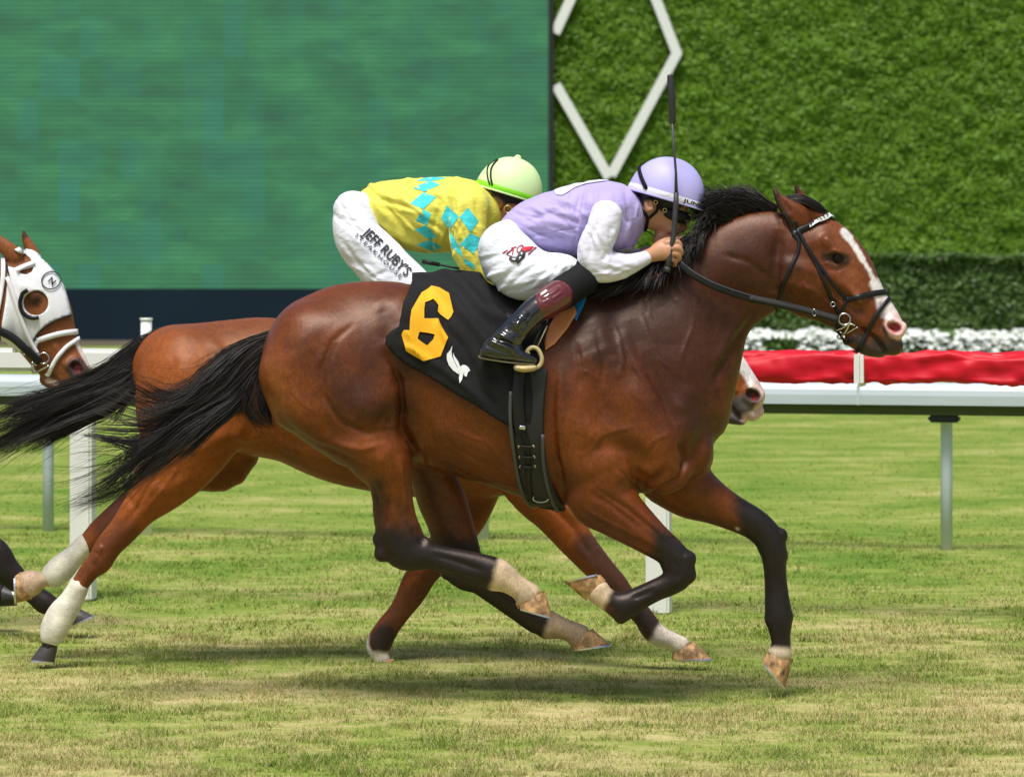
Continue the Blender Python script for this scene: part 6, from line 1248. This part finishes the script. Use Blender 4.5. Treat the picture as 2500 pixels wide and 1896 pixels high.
V, Q = FT.mesh(); V = relax(V, Q, 7, np.ones(len(V), bool))
V = sculpt(V, Q, [([(940, 460), (1000, 500), (1040, 560)], 14, 4), ([(930, 500), (980, 540), (1020, 600)], 12, -5), ([(960, 560), (1020, 600), (1070, 610)], 10, 5), ([(1070, 440), (1060, 520), (1080, 600)], 14, -5), ([(1110, 450), (1090, 520)], 10, 5), ([(1100, 560), (1110, 620)], 8, -4), ([(1130, 480), (1115, 560)], 8, 4), ([(1150, 560), (1160, 620)], 8, -4), ([(905, 540), (960, 570), (1000, 615)], 7, -5), ([(1020, 450), (1030, 540)], 10, 3), ([(1160, 480), (1170, 560)], 7, -4), ([(912, 480), (940, 540)], 9, 4)] + random_folds(30, 920, 450, 1060, 600, 35, 100, 11, a=3.2) + random_folds(16, 1060, 450, 1130, 600, 95, 90, 12, a=3.2) + random_folds(10, 1110, 520, 1190, 650, 70, 60, 13), Y2)
bj2 = bvh_of(V, Q); je2 = link("jersey", raw("jersey", V, Q), yls, jk2)
for pl in ([(840, 262), (980, 268), (900, 290), (745, 292)], [(850, 290), (930, 320), (810, 375), (725, 345)], [(800, 380), (900, 415), (800, 510), (700, 465)], [(800, 510), (860, 540), (830, 630), (745, 595)], [(820, 630), (900, 715), (850, 745), (735, 665)], [(850, 745), (945, 800), (880, 835), (750, 780)], [(985, 480), (1075, 565), (1005, 670), (940, 575)],
           [(1145, 495), (1225, 600), (1165, 685), (1080, 570)], [(1160, 690), (1255, 740), (1190, 850), (1085, 780)], [(1005, 680), (1080, 790), (1110, 880), (1020, 800)], [(1110, 880), (1190, 930), (1200, 970), (1125, 930)]): drape("diamond_patch", K(pl), bj2, Y2, 1.2, cys, je2, 6, .5)
FP = Field(.0062); FP.add(sec([(905, 462, 880, 540, 68), (880, 476, 826, 556, 78), (880, 540, 816, 610, 74)], Y2, 0, 6), .03)
for L in (thigh2, flip(thigh2)): FP.add(sec(L, Y2, 0, 7), .04)
V, Q = FP.mesh(); V = relax(V, Q, 7, np.ones(len(V), bool)); V = sculpt(V, Q, [([(830, 580), (870, 640), (910, 680)], 7, -4), ([(850, 560), (900, 620)], 9, 3), ([(880, 640), (940, 690)], 6, 3), ([(830, 530), (880, 545)], 6, -3), ([(905, 680), (950, 660)], 6, -3)] + random_folds(18, 830, 500, 990, 700, 45, 90, 14), Y2)
bp2 = bvh_of(V, Q); br2 = link("breeches", raw("breeches", V, Q), wb2, jk2)
lettering("lettering", "JEFF RUBY'S", K([(324, 700)])[0], K([(664, 1032)])[0], 25, bp2, Y2, ink, br2, 3.5, .02, curve=1)
lettering("lettering", "STEAKHOUSE", K([(270, 712)])[0], K([(622, 1046)])[0], 10, bp2, Y2, ink, br2, 3.5, .012, ls=1.4)
for sg in (-1, 1):
    fl_ = (lambda L: L) if sg < 0 else flip
    f_ = Field(.007); f_.add(sec(fl_(shin2 + [(905, 905, 880, 880, 26, -190)]), Y2), .02, grow=.004); f_.add(crc([(895, 885, 22, 22, sg * 190), (940, 900, 20, 22, sg * 194), (980, 908, 14, 18, sg * 194)], Y2), .02); a, b_ = f_.mesh(); link("boot", raw("boot", a, b_), patent, jk2)
hel2 = mat("pale_green_helmet", (.64, .84, .42), .5, spec=.35, noise=(4, .03)); grn = mat("bright_green_band", (.24, .72, .02), .5)
h2, pt2 = helmet(Y2, 1242, 474, 81, 91, 68, .30, hel2, grn, jk2, peak=False)
import bmesh
bm = bmesh.new(); bmesh.ops.create_uvsphere(bm, u_segments=16, v_segments=10, radius=9 / S(Y2)); bmesh.ops.translate(bm, verts=bm.verts, vec=P(1264, 387, Y2)); me = bpy.data.meshes.new("button"); bm.to_mesh(me); bm.free(); link("button", me, hel2, h2)
VH = np.array([v.co for v in h2.data.vertices]); bh2 = BVHTree.FromPolygons([tuple(v) for v in VH], [tuple(p.vertices) for p in h2.data.polygons])
strap("helmet_strap", K([(1380, 128), (1330, 190), (1325, 270), (1345, 350), (1380, 420)]), 4.5, bh2, Y2, bcl, h2, 2, 1.5); strap("helmet_strap", K([(1380, 128), (1310, 170), (1298, 230), (1310, 300), (1345, 370)]), 3.5, bh2, Y2, bcl, h2, 2, 1.5)
tan = mat("tan_leather", (.42, .17, .03), .6)
FHd = Field(.005); FHd.add(ell(Y2, 1240, 486, 60, 52, 44, 0, .1), .02); FHd.add(crc([(1240, 525, 38, 38), (1238, 552, 27, 30)], Y2), .03); FHd.add(crc([(1160, 520, 40, 38), (1200, 530, 38, 36)], Y2), .03); V, Q = FHd.mesh(); bhd2 = bvh_of(V, Q)
strap("chin_strap", K([(1235, 385), (1255, 440), (1300, 510), (1345, 550), (1390, 500), (1410, 460)]), 9, bhd2, Y2, tan, h2, 3, 2.5, True); strap("chin_strap", K([(1345, 550), (1330, 600), (1360, 650)]), 8, bhd2, Y2, bcl, h2, 3, 2, True)
g2 = gog(Y2, 1262, 512, jk2, tan, lens_m, .85, .3, 44); ring(1240, 510, 9, 2.2, 12, "buckle", g2, bhd2, Y2, gold)
crop2 = empty("riding_crop", P(1090, 650, Y2 - .17), "thin black riding crop held low behind the yellow jockey's arm", "whip")
o = MB(); q1, q2 = P(1300, 690, Y2 - .14), P(1030, 638, Y2 - .18); o.tube([q1, q1 + (q2 - q1) * .6, q2], [5 / S(Y2), 3 / S(Y2), 2.4 / S(Y2)], 8); o.build("shaft", leather, crop2); o = MB(); o.tube([q2 + (q1 - q2) * .0, q2 + (q1 - q2) * .16], [5 / S(Y2), 5 / S(Y2)], 8, squash=.5); o.build("padded_flap", leather, crop2)
rein([(1310, 668, -86), (1400, 790, -80), (1500, 860, -70), (1700, 920, -40), (1722, 925, -34)], 13, Y2, "rein", bri2, leather, 3)

# ------------------------------------------------------------------ THIRD HORSE at the left edge, white hood
Y3 = 2.6
def M3(L):  return [(226 + (q[0] - 2228) * .868, 899 + (q[1] - 799) * .868, 226 + (q[2] - 2228) * .868, 899 + (q[3] - 799) * .868) + tuple(v for v in q[4:]) for q in L]
H3 = [(66, 614, -34, 752, 52), (98, 628, -20, 785, 55), (130, 664, -6, 815, 55), (154, 706, 20, 842, 52), (167, 748, 42, 862, 46), (178, 800, 68, 886, 40), (194, 838, 90, 908, 35), (208, 868, 110, 926, 34), (220, 892, 124, 946, 33)]
N3 = [(-560, 810, -380, 1190, 110), (-470, 790, -310, 1100, 96), (-380, 740, -240, 1010, 84), (-290, 690, -180, 930, 72), (-200, 640, -130, 870, 64), (-110, 608, -90, 830, 58), (-30, 600, -50, 800, 54)]
G3 = [(-230, 1130, -360, 1200, 60, -66), (-120, 1230, -210, 1290, 48, -70), (-40, 1296, -100, 1350, 38, -70), (12, 1322, -44, 1378, 33, -70), (38, 1364, -14, 1412, 29, -70), (76, 1408, 32, 1444, 24, -70), (108, 1436, 66, 1468, 24, -70), (132, 1452, 92, 1492, 26, -70), (156, 1470, 128, 1496, 21, -70), (190, 1485, 152, 1510, 26, -70)]
K3 = [(-260, 1120, -380, 1220, 60, 66), (-170, 1240, -260, 1300, 48, 70), (-100, 1320, -150, 1370, 38, 70), (-70, 1400, -130, 1400, 32, 70), (-80, 1450, -130, 1430, 26, 70), (-100, 1478, -120, 1430, 24, 70), (-60, 1484, -70, 1430, 22, 70), (-20, 1478, -28, 1424, 25, 70), (0, 1478, -6, 1420, 27, 70)]
T3 = M3(torso); dx3 = -560 - (226 + (1500 - 2228) * .868); T3 = [(q[0] + dx3, q[1] + 30, q[2] + dx3, q[3] + 30) + q[4:] for q in T3]
F3 = Field(.010, [(P(-60, 0, Y3).x, P(240, 0, Y3).x, P(0, 960, Y3).z, P(0, 540, Y3).z)], .0052, .0075)
F3.add(sec(T3, Y3, 0, 5), .03, .12); F3.add(sec(N3, Y3), .05, .05); F3.add(sec(H3, Y3), .03, .024)
for sg in (-1, 1):
    F3.add(crc([(8, 770, 58, 24, sg * 40)], Y3), .03); F3.add(ell(Y3, 75, 712, 30, 14, 16, sg * 46, 1.0), .02); F3.add(ell(Y3, 186, 898, 28, 22, 14, sg * 28, .9), .015); F3.add(ell(Y3, 187, 898, 17, 12, 20, sg * 41, .9), .008, op='-')
    F3.add(sec([(-700, 900, -820, 960, 50, sg * 84), (-500, 1000, -640, 1090, 66, sg * 90), (-330, 1090, -470, 1190, 62, sg * 76)], Y3), .06)
    hl = [(-1240, 1010, -1460, 1090, 90, sg * 84), (-1200, 1130, -1340, 1160, 60, sg * 84), (-1190, 1240, -1270, 1250, 40, sg * 82), (-1200, 1320, -1260, 1330, 32, sg * 82), (-1210, 1400, -1250, 1402, 24, sg * 82), (-1200, 1480, -1244, 1486, 26, sg * 82), (-1180, 1520, -1220, 1530, 24, sg * 82)]
    F3.add(sec([(q[0] - (0 if sg < 0 else 120), q[1], q[2] - (0 if sg < 0 else 120), q[3]) + q[4:] for q in hl], Y3), .03)
    F3.add(sec([(-1180, 850, -1330, 980, 84, sg * 70), (-1180, 960, -1400, 1060, 90, sg * 84)], Y3), .05)
F3.add(crc([(112, 926, 16, 22), (130, 938, 15, 22), (146, 946, 11, 18)], Y3), .008); F3.add(crc([(180, 936, 14, 22), (200, 928, 13, 18)], Y3), .012)
F3.add(crc([(57, 562, 3, 3, 30), (62, 582, 10, 8, 32), (74, 606, 15, 11, 34), (84, 622, 14, 12, 32)], Y3), .012)
F3.add(crc([(-28, 562, 3, 3, -32), (-12, 580, 12, 9, -36), (14, 604, 19, 12, -38), (40, 626, 21, 14, -34)], Y3), .012)
for L in (G3, K3): F3.add(sec(L, Y3), .022, .010)
V, Q = F3.mesh(); p_ = proj(V); V = relax(V, Q, 12, p_[:, 0] < -60); V = relax(V, Q, 2, p_[:, 0] >= -60)
V = sculpt(V, Q, [([(120, 912), (140, 930), (152, 952)], 5, -8, 0), ([(128, 830), (150, 870), (160, 900)], 8, 4), ([(100, 860), (120, 890)], 8, -4)], Y3)
C = paint(V, (.20, .066, .020), [('p', [(-300, 1290), (60, 1290), (260, 1480), (200, 1560), (-300, 1560)], 4, 24, BLK, 1), ('s', [(140, 948), (170, 944), (200, 932)], 14, 10, (.05, .035, .03), .9), ('s', [(186, 898)], 24, 7, (.035, .03, .032), .95), ('s', [(190, 900)], 9, 5, (.33, .07, .08), 1), ('s', [(188, 836), (204, 866), (222, 896)], 6, 3, (.70, .60, .56), .95),
                               ('s', [(118, 930), (140, 936)], 7, 5, (.55, .42, .32), .9), ('s', [(84, 731)], 20, 10, (.05, .022, .014), .8), ('s', [(57, 560), (60, 575)], 7, 6, (.03, .015, .012), .9), ('s', [(-1100, 900)], 1, 1, BLK, 0)], Y3)
horse3 = empty("race_horse", (-1.9, Y3, 0), "brown racehorse in a white hood, entering at the far side of the front pair", "horse", "racehorses galloping")
link("body", raw("body", V, Q, cols=C), coat2, horse3); bv3 = bvh_of(V, Q); eye(84, 731, 12, Y3, 40, horse3)
hoof("hoof", Y3, -70, (192, 1484), (150, 1510), (166, 1532), (229, 1502), 25, hoof_d, horse3)
hoof("hoof", Y3, 70, (-6, 1480), (-12, 1420), (28, 1434), (40, 1478), 27, hoof_d, horse3)
hair("mane", [[(40, 610, 0), (0, 606, -6), (-60, 600, -14)], [(-20, 600, 0), (-80, 610, -20), (-130, 660, -50)], [(-100, 610, 0), (-160, 650, -40), (-200, 720, -70)], [(-200, 650, 0), (-260, 700, -40), (-300, 760, -80)], [(-300, 700, 0), (-360, 750, -40), (-400, 800, -80)]], 900, brown_hair, horse3, Y3, r=1.6, jit=8, curl=5, seed=28, spread=14)
hair("tail", [[(-1480, 900, 0), (-1600, 940, 0), (-1800, 1000, 0)], [(-1480, 960, 0), (-1600, 1040, 0), (-1760, 1160, 0)]], 500, black_hair, horse3, Y3, r=3, seed=29, spread=16)
HL = lambda pl: [(x * .31646, 500 + y * .31646) for x, y in pl]
hoodm = mat("white_hood", (.78, .80, .82), .75, sheen=.1, noise=(10, .04), bump=[(12, .3, (1, 1, 1), .01), (200, .1)])
hoodp = HL([(108, 348), (140, 334), (180, 330), (250, 352), (300, 385), (345, 425), (420, 535), (485, 635), (510, 720), (540, 850), (480, 868), (400, 900), (330, 950), (285, 1000), (262, 1050), (235, 1110), (150, 1128), (70, 1105), (25, 1080), (10, 1010), (18, 900), (40, 760), (56, 640), (60, 560), (62, 480), (110, 492), (180, 462), (245, 440), (225, 412), (190, 385), (140, 370)])
circ = lambda cx, cy, r, n=18, a0=0, a1=2 * math.pi: [(cx + r * math.cos(a0 + (a1 - a0) * i / n), cy + r * math.sin(a0 + (a1 - a0) * i / n)) for i in range(n)]
h3 = drape("hood", hoodp, bv3, Y3, 5, hoodm, horse3, 7, 3, [([(20, 830), (45, 850), (75, 856)], 5, 3), ([(15, 810), (50, 838), (80, 835)], 5, -3), ([(40, 700), (50, 780), (70, 830)], 6, 2)], holes=[circ(*HL([(277, 757)])[0], 30), HL([(140, 512), (190, 502), (258, 482), (245, 520), (205, 543), (165, 535)])])
e_ = HL([(265, 757)])[0]
strap("blinker_cup", [(e_[0] + 34 * math.cos(a), e_[1] + 36 * math.sin(a)) for a in np.linspace(1.25, 4.25, 12)], 10, bv3, Y3, leather, h3, 8, 6); strap("hood_binding", HL([(262, 1050), (285, 1000), (330, 950), (400, 900), (480, 868), (535, 852)]), 3.5, bv3, Y3, leather, h3, 7, 2); strap("hood_binding", HL([(60, 430), (62, 500), (80, 580)]), 3.5, bv3, Y3, leather, h3, 7, 2)
c_ = HL([(382, 592)])[0]
strap("monogram_ring", [(c_[0] + 21 * math.cos(a), c_[1] + 20 * math.sin(a)) for a in np.linspace(0, 6.28, 20)], 3, bv3, Y3, ink, h3, 8, 1); lettering("monogram", "N", (c_[0] - 8, c_[1] + 2), (c_[0] + 3, c_[1] + 12), 15, bv3, Y3, ink, h3, 9, .03)
bri3 = empty("bridle", (P(110, 850, Y3).x, Y3, P(0, 850, Y3).z), "white bridle with figure noseband over the hooded horse's face", "bridle")
wst = mat("white_webbing", (.78, .77, .78), .6, noise=(30, .05))
strap("browband", HL([(130, 515), (190, 485), (262, 460)]), 9, bv3, Y3, wst, bri3, 8, 3); strap("cheekpiece", HL([(60, 560), (130, 760), (190, 930), (250, 1060), (300, 1140)]), 11, bv3, Y3, wst, bri3, 9, 3); strap("headpiece", HL([(40, 420), (30, 560), (10, 700), (-20, 900)]), 12, bv3, Y3, wst, bri3, 8, 3)
strap("noseband", HL([(285, 1045), (380, 1015), (480, 990), (590, 978)]), 14, bv3, Y3, wst, bri3, 3, 4); strap("noseband_drop", HL([(605, 1030), (560, 1060), (500, 1105), (440, 1180), (390, 1270), (362, 1320)]), 11, bv3, Y3, wst, bri3, 3, 4)
strap("noseband_link", HL([(285, 1045), (270, 1100), (300, 1180)]), 12, bv3, Y3, wst, bri3, 4, 3)
rod(HL([(210, 1300), (260, 1290), (330, 1260), (385, 1235)]), 2.6, "bit_bar", steel, bri3, bv3, Y3); ring(*HL([(335, 1180)])[0], 13, 2.2, 9, "bit_ring", bri3, bv3, Y3)
for q in HL([(270, 1240), (265, 1215), (290, 1215), (130, 1105), (200, 1130)]): ring(q[0], q[1], 3.6, 1.6, 9, "stud", bri3, bv3, Y3)
rein([(98, 885, -44), (60, 850, -60), (20, 818, -66), (-60, 790, -80), (-200, 790, -90), (-420, 760, -60)], 20, Y3, "rein", bri3, leather, 4)
# jockey of the third horse, outside the picture's left edge but felt from the side
